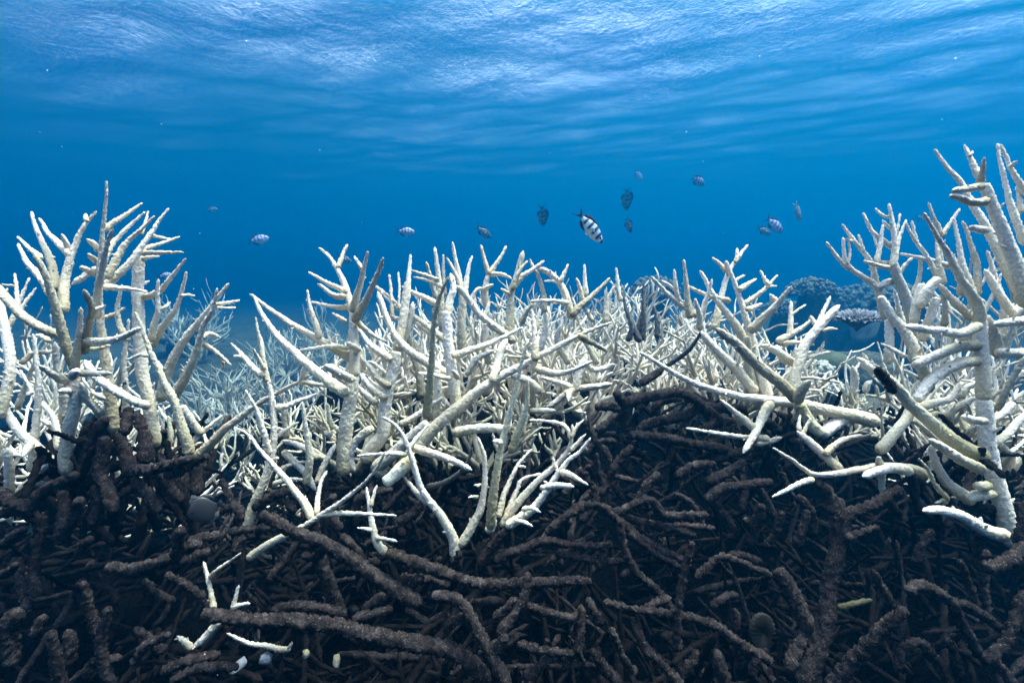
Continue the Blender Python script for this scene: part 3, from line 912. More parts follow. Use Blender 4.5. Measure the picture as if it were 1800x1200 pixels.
m, nt, b = nodes('rippled_water_surface'); nt.nodes.remove(b)
out = nt.nodes['Material Output']
tc = N(nt, 'ShaderNodeMapping'); nt.links.new(coords(nt), tc.inputs[0]); tc.inputs['Rotation'].default_value = (0, 0, R(25)); tc.inputs['Scale'].default_value = (1.0, .75, 1)
nz = noise(nt, 7, 5, .66, tc.outputs[0])
bp = N(nt, 'ShaderNodeBump'); bp.inputs['Strength'].default_value = 1; bp.inputs['Distance'].default_value = .068; nt.links.new(nz, bp.inputs['Height'])
fr = N(nt, 'ShaderNodeFresnel'); fr.inputs[0].default_value = 1.33; nt.links.new(bp.outputs[0], fr.inputs[1])
tr = N(nt, 'ShaderNodeBsdfTransparent'); gl = N(nt, 'ShaderNodeBsdfGlossy'); gl.inputs['Roughness'].default_value = .05; nt.links.new(bp.outputs[0], gl.inputs['Normal'])
mx = N(nt, 'ShaderNodeMixShader'); nt.links.new(fr.outputs[0], mx.inputs[0]); nt.links.new(tr.outputs[0], mx.inputs[1]); nt.links.new(gl.outputs[0], mx.inputs[2])
nt.links.new(mx.outputs[0], out.inputs[0])
M['surf'] = m
rw = np.random.default_rng(23)
WAVES = []
for k in range(34):
    wl = 10 ** rw.uniform(math.log10(.55), math.log10(7)); th = R(rw.normal(75, 38))
    WAVES.append((wl, th, rw.uniform(0, 6.28), rw.uniform(.5, 1.3) * .075 * (.42 if wl > 1.5 else .5)))
def waves(gx, gy):
    z = np.zeros_like(gx); d = np.hypot(gx, gy)
    for wl, th, ph, sl in WAVES:
        z += sl * wl / 6.283 * np.sin((gx * math.cos(th) + gy * math.sin(th)) / wl * 6.283 + ph) * np.clip(wl * 26 / (d + 4), 0, 1)
    return SURF_Z + z
o = link('water_surface', grid_mesh('water_surface', axis(-200, 200, -17, 17, .18, 1.09), axis(-60, 300, 5, 28, .18, 1.08), waves, M['surf'])); tag(o, kind='structure')

m, nt, b = nodes('sea_water_haze'); nt.nodes.remove(b)
pv = N(nt, 'ShaderNodeVolumePrincipled'); pv.inputs['Color'].default_value = (*HAZE_COLOR, 1); pv.inputs['Absorption Color'].default_value = (*HAZE_ABSORB, 1); pv.inputs['Density'].default_value = HAZE_DENSITY
pv.inputs['Anisotropy'].default_value = .5
nt.links.new(pv.outputs[0], nt.nodes['Material Output'].inputs['Volume'])
hx = np.array([(x, y, z) for z in (-3.5, SURF_Z + .9) for y in (-64, 304) for x in (-204, 204)], float)
o = link('haze', mesh_np('haze', hx, np.array([(0, 2, 3, 1), (4, 5, 7, 6), (0, 1, 5, 4), (2, 6, 7, 3), (0, 4, 6, 2), (1, 3, 7, 5)]), m, smooth=False)); tag(o, kind='stuff')

# ------------------------------------------------------------------ coral builders
def parse(txt):
    for ln in txt.strip().splitlines():
        p = ln.split()
        yield p[0], float(p[1]) / 100, float(p[2]) / 100, float(p[3]), float(p[4]), [tuple(map(float, q.split(','))) for q in p[5:]]
def traced(name, label, cat, D, txt, group=None):
    rows = list(parse(txt)); paths = []
    for kind, d0, d1, r0, r1, pts in rows:
        a = np.array(pts); L = np.concatenate([[0], np.cumsum(np.hypot(*np.diff(a, axis=0).T))]); L /= L[-1]
        P = np.array([at(x, y, D + d0 + (d1 - d0) * t) for (x, y), t in zip(pts, L)])
        lo, hi = (0.65, .65) if kind in 'DE' else (.68, .68)
        k0, k1 = (lo if r0 > 5 else .52), (lo if r1 > 5.5 else .44)
        paths.append((kind, P, r0 * k0 * (D + d0) / F, r1 * k1 * (D + d1) / F))
    allp = np.vstack([p[1] for p in paths]); org = allp[allp[:, 2].argmin()]
    single = len(paths) == 1
    root = None if single else empty(name, org, label, cat, group)
    for kind, P, r0, r1 in paths:
        if r1 > r0: P = P[::-1]; r0, r1 = r1, r0
        dead = kind in 'DE'
        sides = int(np.clip(2 * r0 / .00105, 10, 30)) // 2 * 2 if not dead else int(np.clip(2 * r0 / .0014, 10, 24)) // 2 * 2
        if dead: V, Q, A = tube(P, r0 * 1.04, max(r1, .6 * r0), sides, .0036, .0034, .08, False, wob=.06, ll=3)
        else:
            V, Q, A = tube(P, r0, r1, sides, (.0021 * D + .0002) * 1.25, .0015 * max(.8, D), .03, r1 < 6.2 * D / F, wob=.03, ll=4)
        acc = Acc(); acc.add(V, Q, A)
        if not dead and r0 > .005:                      # short side nubs along the limb
            Ls = np.linalg.norm(np.diff(P, axis=0), axis=1).sum(); C = catmull(P, 40)
            for k in range(RNG.poisson(Ls / .075)):
                u = RNG.uniform(.12, .9); i = int(u * 38); T = C[i + 1] - C[i]; T /= np.linalg.norm(T)
                s = np.cross(T, RNG.normal(0, 1, 3)); s /= np.linalg.norm(s); dr = s * .8 + T * .65
                rr = (r0 + (r1 - r0) * u); q0 = C[i] + s * rr * .5; nr = rr * RNG.uniform(.22, .42)
                V2, Q2, A2 = tube([q0, q0 + dr * (rr * .7 + nr * RNG.uniform(1, 3.2))], nr, nr * .6, 8, .0022, .0012)
                acc.add(V2, Q2, A2 * .2 + u)
        nm = 'branch'
        if single:
            ob = link(name, acc.mesh(name, M[kind], org)); ob.location = org; tag(ob, label, cat, group)
        else: link(nm, acc.mesh(nm, M[kind], org), root)
    return root

def grow(rng, base, H, spread, nprim, r0, depth=2):
    """a staghorn colony as lists of (points, r0, r1): one list per limb, twigs included"""
    limbs = []
    def limb(p, d, L, r, lev, out):
        n = 5; pts = [p]; q = p.copy(); dd = d.copy()
        for k in range(n - 1):
            dd = dd + rng.normal(0, .14, 3) + np.array((0, 0, .07)); dd /= np.linalg.norm(dd)
            q = q + dd * L / (n - 1); pts.append(q)
        out.append((np.array(pts), r, max(r * .32, .0028)))
        if lev <= 0: return
        for k in range(rng.integers(4, 7) if lev > 1 else rng.integers(1, 3)):
            u = rng.uniform(.25, .95); i = min(n - 2, int(u * (n - 1))); f = u * (n - 1) - i
            o_ = pts[i] * (1 - f) + pts[i + 1] * f; T = pts[i + 1] - pts[i]; T /= np.linalg.norm(T)
            s = np.cross(T, rng.normal(0, 1, 3)); s /= np.linalg.norm(s) + 1e-9
            a = rng.uniform(.6, 1.15); nd = T * math.cos(a) + s * math.sin(a) + np.array((0, 0, .22)); nd /= np.linalg.norm(nd)
            limb(o_, nd, L * rng.uniform(.32, .6), r * (1 - .45 * u) * .86, lev - 1, out)
    for k in range(nprim):
        az = rng.uniform(0, 6.283); ti = spread * math.sqrt(rng.random())
        d = np.array((math.sin(ti) * math.cos(az), math.sin(ti) * math.sin(az), math.cos(ti)))
        out = []; limb(base + np.array((math.cos(az), math.sin(az), 0)) * r0 * 1.6 * rng.random(), d, H * rng.uniform(.72, 1.0), r0 * rng.uniform(.75, 1.1), depth, out); limbs.append(out)
    return limbs
def grown(label, px, d, H, spread, nprim, r0, seed, mat='W', name='bleached_staghorn_coral', group=None, depth=2, basey=2000, cat='coral', base=None):
    rng = np.random.default_rng(seed)
    x = (px - 900) / F * d; b_ = np.array((x, d, max(bed1(x, d) - .03, at(px, basey, d)[2]))) if base is None else base
    root = empty(name, b_, label, cat, group)
    for out in grow(rng, b_, H, spread, nprim, r0, depth):
        acc = Acc()
        for P, a, c_ in out:
            acc.add(*tube(P, a * 1.15, c_ * .95, (12 if d < 1.6 else 10 if d < 2.6 else 7), (.0075 if d < 1.6 else .009 if d < 2.6 else .016) * max(1, d / 2), .0016 if d < 2.6 else .002, .05, rng=rng))
        link('branch', acc.mesh('branch', M[mat], b_), root)
    return root

for nm, lb, ct, D, txt in COLONIES:
    traced(nm, lb, ct, D, txt, 'bleached staghorn corals of the reef front' if nm == 'bleached_staghorn_coral' else 'broken bits of pale coral' if 'fragment' in nm else None)
for nm, lb, D, txt in DEAD: traced(nm, lb, 'dead coral', D, txt, 'dead coral rubble')

# hedge of colonies behind the traced ones: (label, px, depth, height, spread, limbs, radius)
HEDGE = [
 ('white staghorn clump peeping between the grey trunk and the pale forked trunk', 640, 1.62, .36, .75, 7, .013),
 ('white staghorn clump low behind the heavy diagonal limb', 800, 1.7, .36, .8, 8, .013),
 ('white staghorn clump behind the long pale spike of the diagonal limb', 930, 1.75, .36, .85, 9, .013),
 ('white staghorn clump just left of the slate grey dead spikes', 1050, 1.8, .38, .85, 9, .013),
 ('white staghorn clump right behind the slate grey dead spikes', 1175, 1.9, .36, .85, 9, .013),
 ('white staghorn clump behind the spreading coral right of centre', 1290, 1.75, .36, .8, 8, .013),
 ('white staghorn clump at the right end of the hedge, next to the far reef gap', 1385, 1.8, .30, .8, 7, .012),
 ('second row staghorn with spikes showing over the pale forked trunk', 720, 2.2, .48, .7, 8, .015),
 ('second row staghorn below the dark fish left of the striped fish', 850, 2.3, .46, .75, 9, .015),
 ('second row staghorn below the small fish diving head down', 960, 2.35, .46, .8, 9, .015),
 ('second row staghorn directly below the big striped fish', 1060, 2.5, .47, .8, 9, .015),
 ('second row staghorn below and right of the big striped fish', 1160, 2.5, .46, .8, 9, .015),
 ('second row staghorn under the pair of violet striped fish', 1290, 2.4, .46, .8, 8, .015),
 ('hindmost pale staghorn at the left end of the hedge crest', 760, 3.1, .55, .8, 8, .019),
 ('hindmost pale staghorn below the left dark fish on the hedge crest', 880, 3.3, .58, .8, 9, .019),
 ('hindmost pale staghorn in the middle of the hedge crest', 990, 3.4, .60, .8, 9, .019),
 ('hindmost pale staghorn right of the middle of the hedge crest', 1090, 3.5, .62, .8, 9, .019),
 ('hindmost pale staghorn at the right end of the hedge crest', 1200, 3.4, .55, .8, 8, .019),
]
for k, (lb, px, d, H, sp, n_, r_) in enumerate(HEDGE):
    grown(lb, px, d, H, sp, n_ + 2, r_, 100 + k, basey=760, group='bleached staghorns in the hedge')
BACK = [
 ('white staghorn thicket seen through the left bush near the frame edge', 20, 1.45, .46, .6, 8, .012),
 ('white staghorn thicket seen through the middle of the left bush', 140, 1.5, .50, .6, 8, .012),
 ('white staghorn thicket seen through the right half of the left bush', 265, 1.5, .40, .6, 7, .012),
 ('blue tinged staghorn further behind the left bush', 80, 2.2, .62, .7, 8, .014),
 ('white staghorn thicket behind the tallest coral, against its trunk', 1700, 1.4, .46, .6, 8, .012),
 ('white staghorn thicket behind the tallest coral at the frame edge', 1790, 1.45, .50, .6, 8, .012),
 ('white staghorn thicket behind the slender many tipped coral', 1640, 1.9, .50, .7, 8, .013),
 ('blue tinged staghorn furthest back at the right edge', 1740, 2.3, .72, .7, 8, .014),
 ('grey white staghorn scrub in the shade between slim stem and grey trunk, further back', 560, 2.3, .34, .9, 4, .012),
 ('grey white staghorn scrub further back, right beside the slim upright stem', 500, 2.7, .34, 1.0, 4, .012),
 ('grey white staghorn scrub at the near edge of the blue gap', 400, 2.5, .30, 1.0, 4, .012),
 ('low grey white staghorn scrub behind the slim upright stem', 545, 1.55, .22, 1.0, 4, .010),
 ('low grey white staghorn scrub behind the foot of the slim stem', 440, 1.75, .20, 1.0, 4, .010),
]
for k, (lb, px, d, H, sp, n_, r_) in enumerate(BACK):
    grown(lb, px, d, H, sp, n_, r_, 200 + k, mat='G' if 'scrub' in lb else 'W', group='bleached staghorns behind the big bushes')  # scrub takes the grey coral so its shade is in the colour
LOW = [
 ('grey white staghorn low in the shade behind the foot of the grey trunk', 610, 1.42, .26, .9, 6, .011),
 ('grey white staghorn low in the shade behind the stout forked trunk', 690, 1.5, .28, .9, 6, .011),
 ('grey white staghorn low in the shade under the foot of the diagonal limb', 775, 1.45, .26, .9, 6, .011),
 ('grey white staghorn low in the shade behind the olive upright at centre', 850, 1.5, .28, .9, 6, .011),
 ('grey white staghorn low in the shade behind the white antler fan', 950, 1.55, .26, .9, 6, .011),
 ('grey white staghorn in the shade under the tall right hand coral', 1700, 1.35, .22, .9, 5, .011),
 ('grey white staghorn in the shade beside the long low limb, right end', 1500, 1.6, .2, .9, 5, .011),
]
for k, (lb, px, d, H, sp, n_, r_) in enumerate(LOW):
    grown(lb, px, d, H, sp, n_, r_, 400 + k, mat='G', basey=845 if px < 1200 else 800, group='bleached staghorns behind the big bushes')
FAR = [
 ('teal tinted thin staghorn thicket in the blue gap, left part', 335, 7.0, 1.1, .95, 10, .033),
 ('teal tinted thin staghorn thicket in the middle of the blue gap', 395, 7.6, 1.25, .95, 11, .033),
 ('teal tinted thin staghorn thicket in the blue gap, near the slim stem', 455, 7.7, 1.0, .95, 10, .033),
 ('low teal staghorn scrub on the floor of the blue gap', 420, 5.6, .6, 1.1, 9, .019),
 ('faint staghorn far off in the haze behind the slim stem', 500, 10.5, 1.35, 1.0, 9, .036),
 ('faint staghorn far off in the haze left of the grey trunk', 570, 11, 1.35, 1.0, 9, .036),
 ('faint staghorn far off behind the right edge of the left bush', 345, 11, 1.5, 1.0, 9, .036),
 ('faint staghorn low in the haze between slim stem and grey trunk', 540, 7.4, .8, 1.0, 9, .026),
]
for k, (lb, px, d, H, sp, n_, r_) in enumerate(FAR):
    grown(lb, px, d, H, sp, n_, r_, 300 + k, group='distant staghorns in the blue gap')

# ------------------------------------------------------------------ dead branches lying on the bed between the traced ones
rd = np.random.default_rng(21)
FILL = [('dead_staghorn_heap', 'heap of dark dead branches filling the shaded bottom left', -80, 330), ('dead_staghorn_heap', 'heap of dead branches under the white Y and slanting log', 330, 640),
        ('dead_staghorn_heap', 'heap of dead branches beneath the tan dusted branch at centre', 640, 960), ('dead_staghorn_heap', 'heap of dead branches filling the hollow right of centre', 960, 1300),
        ('dead_staghorn_heap', 'heap of dead branches behind the two furry trunks', 1300, 1560), ('dead_staghorn_heap', 'heap of dead branches in the bottom right corner shade', 1560, 1900)]
for nm, lb, xa, xb in FILL:
    root = None
    for k in range(125):
        d = rd.uniform(.72, 1.6) if k < 105 else rd.uniform(1.5, 2.4)
        px = rd.uniform(xa, xb); x = (px - 900) / F * d
        if root is None:
            org = np.array((x, d, bed1(x, d))); root = empty(nm, org, lb, 'dead coral', 'dead coral rubble')
        L = rd.uniform(.14, .40); az = rd.uniform(0, 6.283); el = rd.normal(.75, .5) if k % 2 else rd.normal(.2, .3)
        dv = np.array((math.cos(az) * math.cos(el), math.sin(az) * math.cos(el), math.sin(el)))
        c0 = np.array((x, d, bed1(x, d) + rd.uniform(.02, .20)))
        def kink(p0, v, L_):
            pts = [p0]; v = v / np.linalg.norm(v)
            for _ in range(4): v = v + rd.normal(0, .10, 3); v /= np.linalg.norm(v); pts.append(pts[-1] + v * L_ / 4)
            return pts
        P = kink(c0 - dv * L / 2, dv, L)
        r_ = rd.uniform(.0045, .0105)
        acc = Acc(); acc.add(*tube(P, r_, r_ * .62, 8, .0095, .0030, .10, False, rng=rd, wob=.05))
        for q in range(rd.integers(0, 4)):
            i = rd.uniform(.4, 3.6); p0 = P[int(i)] * (1 - i % 1) + P[int(i) + 1] * (i % 1); s = np.cross(dv, rd.normal(0, 1, 3)); s /= np.linalg.norm(s); s = s + dv * rd.uniform(.2, 1)
            acc.add(*tube(kink(p0, s, rd.uniform(.03, .13)), r_ * .78, r_ * .5, 7, .009, .0028, .10, False, rng=rd))
        link('branch', acc.mesh('branch', M['F'] if rd.random() < .86 else M['D'], org), root)

# dead stalks still standing under the living bushes
for lb, xa, xb, ya, yb, da, db, n_, La, Lb in (('cluster of dead upright stalks holding up the left white bush', 70, 350, 850, 960, .96, 1.15, 46, .10, .24),
        ('cluster of dead stalks standing in the dark mound right of centre', 1040, 1430, 790, 900, 1.22, 1.5, 60, .10, .24),
        ('cluster of dead stalks under the tall right hand coral', 1540, 1820, 820, 960, 1.0, 1.3, 36, .10, .2),
        ('cluster of dead stalks behind the small snow white staghorn', 600, 1030, 860, 960, 1.05, 1.3, 40, .08, .18)):
    root = None
    for k in range(n_):
        d = rd.uniform(da, db); p0 = at(rd.uniform(xa, xb), rd.uniform(ya, yb), d)
        if root is None: org = p0; root = empty('dead_staghorn_cluster', org, lb, 'dead coral', 'dead coral rubble')
        v = np.array((rd.normal(0, .6), rd.normal(0, .6), 1.0)); L = rd.uniform(La, Lb); r_ = rd.uniform(.006, .011); P = kink(p0, v, L); v = v / np.linalg.norm(v)
        acc = Acc(); acc.add(*tube(P, r_, r_ * .6, 10, .006, .003, .10, False, rng=rd, wob=.05))
        for q in range(rd.integers(0, 4)):
            i = rd.uniform(1, 3.8); q0 = P[int(i)] * (1 - i % 1) + P[int(i) + 1] * (i % 1); s = np.cross(v, rd.normal(0, 1, 3)); s /= np.linalg.norm(s)
            acc.add(*tube(kink(q0, s + v * rd.uniform(.2, 1), rd.uniform(.03, .10)), r_ * .75, r_ * .45, 8, .006, .0028, .1, False, rng=rd))
        link('branch', acc.mesh('branch', M['D'] if rd.random() < .4 else M['F'], org), root)

# loose small rubble over the bed
acc = Acc()
for k in range(1900):
    d = .62 + 2.6 * rd.random() ** 1.4; x = rd.uniform(-1.25, 1.25) * d; z = bed1(x, d)
    az = rd.uniform(0, 6.283); el = rd.normal(0, .4); dv = np.array((math.cos(az) * math.cos(el), math.sin(az) * math.cos(el), math.sin(el)))
    L = rd.uniform(.02, .085); r_ = rd.uniform(.0025, .0065); c0 = np.array((x, d, z + rd.uniform(-.004, .035)))
    acc.add(*tube([c0 - dv * L / 2, c0 + rd.normal(0, .15, 3) * L * .5, c0 + dv * L / 2], r_, r_ * .7, 7, L / 6.5, .0018, .12, False, rng=rd))
for k in range(900):
    d = 2 + 5 * rd.random(); x = rd.uniform(-1.25, 1.25) * d; z = bed1(x, d); az = rd.uniform(0, 6.283); el = rd.normal(.3, .5)
    dv = np.array((math.cos(az) * math.cos(el), math.sin(az) * math.cos(el), math.sin(el))); L = rd.uniform(.08, .28); r_ = rd.uniform(.006, .014); c0 = np.array((x, d, z + .02))
    acc.add(*tube([c0 - dv * L / 2, c0 + rd.normal(0, .15, 3) * L * .5, c0 + dv * L / 2], r_, r_ * .7, 7, L / 6.5, .002, .12, False, rng=rd))
o = link('coral_rubble', acc.mesh('coral_rubble', M['F'], (0, 0, 0))); tag(o, kind='stuff')
# ------------------------------------------------------------------ soft corals, plate coral, boulders of the far reef
def flat_mat(name, c1, c2, scale, bs_=.6, dist=.01, rough=.9):
    m, nt, b = nodes(name); n = noise(nt, scale, 4, .6)
    nt.links.new(ramp(nt, n, [(.3, c1), (.7, c2)]), b.inputs['Base Color']); b.inputs['Roughness'].default_value = rough; b.inputs['Specular IOR Level'].default_value = .1
    bump(nt, b, noise(nt, scale * 5, 3), bs_, dist); return m
M['soft'] = flat_mat('pale_soft_coral', (.13, .15, .145), (.26, .29, .28), 12, 1, .05)
M['pale'] = flat_mat('bluish_coral_chip', (.16, .18, .22), (.30, .32, .38), 60)
M['dome'] = flat_mat('greenish_boulder_coral', (.05, .065, .045), (.10, .115, .08), 14)
M['rock'] = flat_mat('dark_reef_rock', (.03, .035, .035), (.10, .11, .10), 6, 1, .05)
M['plate'] = flat_mat('brown_plate_coral', (.12, .12, .11), (.22, .21, .19), 25)
M['lilac'] = flat_mat('lilac_white_bush_coral', (.30, .30, .33), (.45, .44, .47), 60, .6, .004)
M['tuft'] = flat_mat('grey_tufted_coral', (.28, .30, .27), (.45, .46, .42), 40, .8, .006)
def ico(sub):
    import bmesh
    bm = bmesh.new(); bmesh.ops.create_icosphere(bm, subdivisions=sub, radius=1)
    v = np.array([q.co[:] for q in bm.verts]); f = np.array([[w.index for w in p.verts] for p in bm.faces]); bm.free(); return v, f
ICO = {k: ico(k) for k in (1, 2, 3, 4)}
def blob_mesh(name, items, mat, sub=2, jit=.12, rng=RNG):
    """items: (centre, (rx, ry, rz)); joined uneven lumps of one body"""
    v0, f0 = ICO[sub]; V = []; T = []; n = 0
    for c_, r_ in items:
        ph = rng.uniform(0, 6.28, 6); fr_ = rng.uniform(2, 5, 6)
        k = 1 + jit * (np.sin(v0 @ rng.normal(0, 3, 3) + ph[0]) + .6 * np.sin(v0 @ rng.normal(0, 6, 3) + ph[1])) + rng.normal(0, jit * .25, len(v0))
        V.append(v0 * k[:, None] * np.asarray(r_) + np.asarray(c_)); T.append(f0 + n); n += len(v0)
    return mesh_np(name, np.concatenate(V), np.zeros((0, 4), int), mat, tris=np.concatenate(T))
def soft_coral(label, px, py, d, rad, seed, mat='soft', name='soft_coral', n_=420, k_=.085, group=None):
    rng = np.random.default_rng(seed); c0 = at(px, py, d); z0 = min(bed1(c0[0], c0[1]), c0[2] - rad * .6)
    root = empty(name, (c0[0], c0[1], z0), label, 'coral', group)
    o_ = np.array((c0[0], c0[1], z0)); h = c0[2] - z0
    link('stalk', blob_mesh('stalk', [((0, 0, h * .35), (rad * .75, rad * .75, h * .75 + rad * .2))], M['rock'], 3, .08, rng), root)
    it = []
    for q in range(n_):
        v = rng.normal(0, 1, 3); v /= np.linalg.norm(v); v[2] = abs(v[2]) * 1.0 - .25
        r_ = rad * k_ * rng.uniform(.45, 1.6); it.append((v * rad * rng.uniform(.8, 1.08) * np.array((1.1, 1.1, .8)) + (0, 0, h), (r_, r_, r_ * 1.1)))
    link('lobed_crown', blob_mesh('lobed_crown', it, M[mat], 1 if n_ > 200 else 2, .2, rng), root)
g = 'soft corals on the far reef'
soft_coral('grey blue soft coral mound rising highest behind the hedge right of centre', 1425, 512, 9.0, 0.39, 1, group=g)
soft_coral('wide dim soft coral mound far off, right of the highest mound', 1500, 535, 10.6, 0.66, 2, n_=520, k_=.07, group=g)
soft_coral('dim soft coral mound low at the left foot of the far reef', 1375, 548, 9.8, 0.39, 3, group=g)
soft_coral('faint soft coral mound seen between the hedge tips and the far reef', 1150, 512, 9.0, 0.43, 4, group=g)
soft_coral('faint soft coral mound behind the slender many tipped coral', 1590, 535, 8.4, 0.50, 5, group=g)
soft_coral('faint soft coral mound in the haze right of the left bush', 330, 590, 12.0, 0.66, 6, group=g)
soft_coral('small grey tufted coral head beside the gap, upper one', 1437, 652, 2.9, .085, 7, 'tuft', 'tufted_coral_head', 90, .16, 'tufted coral heads in the gap')
soft_coral('small grey tufted coral head beside the gap, lower one', 1458, 680, 2.8, .07, 8, 'tuft', 'tufted_coral_head', 80, .17, 'tufted coral heads in the gap')
soft_coral('small grey tufted coral half hidden by the low limb', 1330, 680, 2.3, .08, 9, 'tuft', 'tufted_coral_head', 80, .17, 'tufted coral heads in the gap')

def boulder(name, label, px, py, d, r3, mat, seed, cat, jit=.07, sub=4):
    c0 = at(px, py, d); o_ = link(name, blob_mesh(name, [((0, 0, 0), r3)], M[mat], sub, jit, np.random.default_rng(seed))); o_.location = c0; return tag(o_, label, cat)
boulder('boulder_coral', 'smooth greenish dome of boulder coral in the dim gap', 1452, 642, 4.6, (.20, .25, .15), 'dome', 1, 'coral', .03)
boulder('reef_rock', 'dark reef rock wall under the lilac tipped plate coral', 1530, 690, 4.9, (.36, .5, .42), 'rock', 2, 'rock', .12)
boulder('reef_rock', 'dark reef rock beneath the highest soft coral mound', 1440, 585, 12, (1.2, 1.2, .6), 'rock', 3, 'rock', .12)
boulder('reef_rock', 'broad dark reef rock behind the slender many tipped coral', 1600, 630, 10, (1.4, 1.3, .85), 'rock', 4, 'rock', .12)
boulder('reef_rock', 'low dark rock in the floor of the gap', 1500, 720, 3.3, (.22, .3, .11), 'rock', 5, 'rock', .14)

def chip(label, px, py, d, r3, mat, seed, name='white_coral_fragment'):
    rng = np.random.default_rng(seed); c0 = at(px, py, d); v0, f0 = ICO[1]
    V = np.sign(v0) * np.abs(v0) ** .6 * (1 + rng.normal(0, .16, (len(v0), 1))); A = rng.uniform(0, 3, 3)
    V = V * np.array(r3) @ np.array(Matrix.Rotation(A[2], 3, 'Z') @ Matrix.Rotation(rng.normal(0, .3), 3, 'X'))
    o_ = link(name, mesh_np(name, V, np.zeros((0, 4), int), mat, tris=f0, smooth=False)); o_.location = c0; tag(o_, label, 'coral fragment', 'broken bits of pale coral')
chip('square white chip of broken coral in the bottom rubble', 538, 1148, .80, (.007, .005, .006), M['G'], 1)
chip('wedge of white broken coral half buried at the bottom of the rubble', 591, 1161, .80, (.014, .006, .004), M['G'], 2)
chip('bluish pale flat chip of coral deep in the shade below the white sprig', 418, 1169, .84, (.019, .012, .006), M['pale'], 3, 'coral_fragment')
chip('rounded bluish white chip of coral beside the yellowish stick', 467, 1158, .84, (.011, .009, .010), M['pale'], 4, 'coral_fragment')

def plate_coral(label, px, py, d, w, seed):
    rng = np.random.default_rng(seed); c0 = at(px, py, d); root = empty('plate_coral', c0, label, 'coral')
    n = 40; ang = np.arange(n) / n * 6.283; rad = w * (1 + .12 * np.sin(ang * 3 + 1) + .06 * np.sin(ang * 7))
    rings = [(0.02, -.10), (.15, -.07), (.5, -.035), (.95, 0), (1, .012), (.9, .022), (0.02, .018)]
    V = np.concatenate([np.stack([np.cos(ang) * rad * f, np.sin(ang) * rad * f * .8, np.full(n, z)], -1) for f, z in rings])
    i = np.arange(len(rings) - 1)[:, None]; j = np.arange(n)[None]; j2 = (j + 1) % n
    link('plate', mesh_np('plate', V, np.stack([i * n + j, i * n + j2, (i + 1) * n + j2, (i + 1) * n + j], -1).reshape(-1, 4), M['plate']), root)
    acc = Acc()
    for k in range(560):
        a = rng.uniform(0, 6.283); f = math.sqrt(rng.random()) if k < 380 else 1.0; p = np.array((math.cos(a) * w * f, math.sin(a) * w * f * .8, .015 + .03 * (1 - f) - (.03 * rng.random() if k >= 380 else 0)))
        dv = np.array((math.cos(a) * f * .7, math.sin(a) * f * .7, .8 if k < 380 else .1)) + rng.normal(0, .2, 3); dv /= np.linalg.norm(dv); L = rng.uniform(.02, .045)
        acc.add(*tube([p, p + dv * L], .0075, .005, 6, .008, .001, rng=rng))
    f_ = link('branchlets', acc.mesh('branchlets', M['lilac'], (0, 0, 0)), root); f_['kind'] = 'stuff'
plate_coral('plate coral edged with lilac white branchlets, in the gap before the slender coral', 1508, 560, 3.6, .17, 5)
grown('thin brownish staghorn twigs in the dim gap below the plate coral', 1450, 2.6, .30, .7, 4, .007, 77, 'G', 'thin_staghorn_coral', depth=1)

# mushroom coral: an upright oval disc with radial ribs
def mushroom_coral(px, py, d):
    c0 = at(px, py, d); n, mr_ = 48, 12; ang = np.arange(n) / n * 6.283; V = []
    for k in range(mr_ + 1):
        f = k / mr_; rib = (.005 if k else 0) * np.where(np.arange(n) % 2, 1, -1) * min(1, f * 3)
        prof = .003 * math.sqrt(max(0, 1 - f * f)) + .002
        V.append(np.stack([np.cos(ang) * .031 * f, -prof + rib + 0 * ang, np.sin(ang) * .033 * f], -1))
    V.append(np.stack([np.cos(ang) * .026, np.full(n, .006), np.sin(ang) * .028], -1)); V.append(np.stack([np.cos(ang) * .001, np.full(n, .012), np.sin(ang) * .001], -1))
    V = np.concatenate(V); i = np.arange(mr_ + 2)[:, None]; j = np.arange(n)[None]; j2 = (j + 1) % n
    o_ = link('mushroom_coral', mesh_np('mushroom_coral', V, np.stack([i * n + j, i * n + j2, (i + 1) * n + j2, (i + 1) * n + j], -1).reshape(-1, 4), M['mush'], smooth=False))
    o_.location = c0; o_.rotation_euler = (R(-14), 0, R(24)); tag(o_, 'dark round mushroom coral disc with radial ribs standing in the rubble', 'coral')
M['mush'] = flat_mat('grey_mushroom_coral', (.016, .017, .016), (.036, .036, .033), 90, .3, .002)
mushroom_coral(1338, 1110, .86)

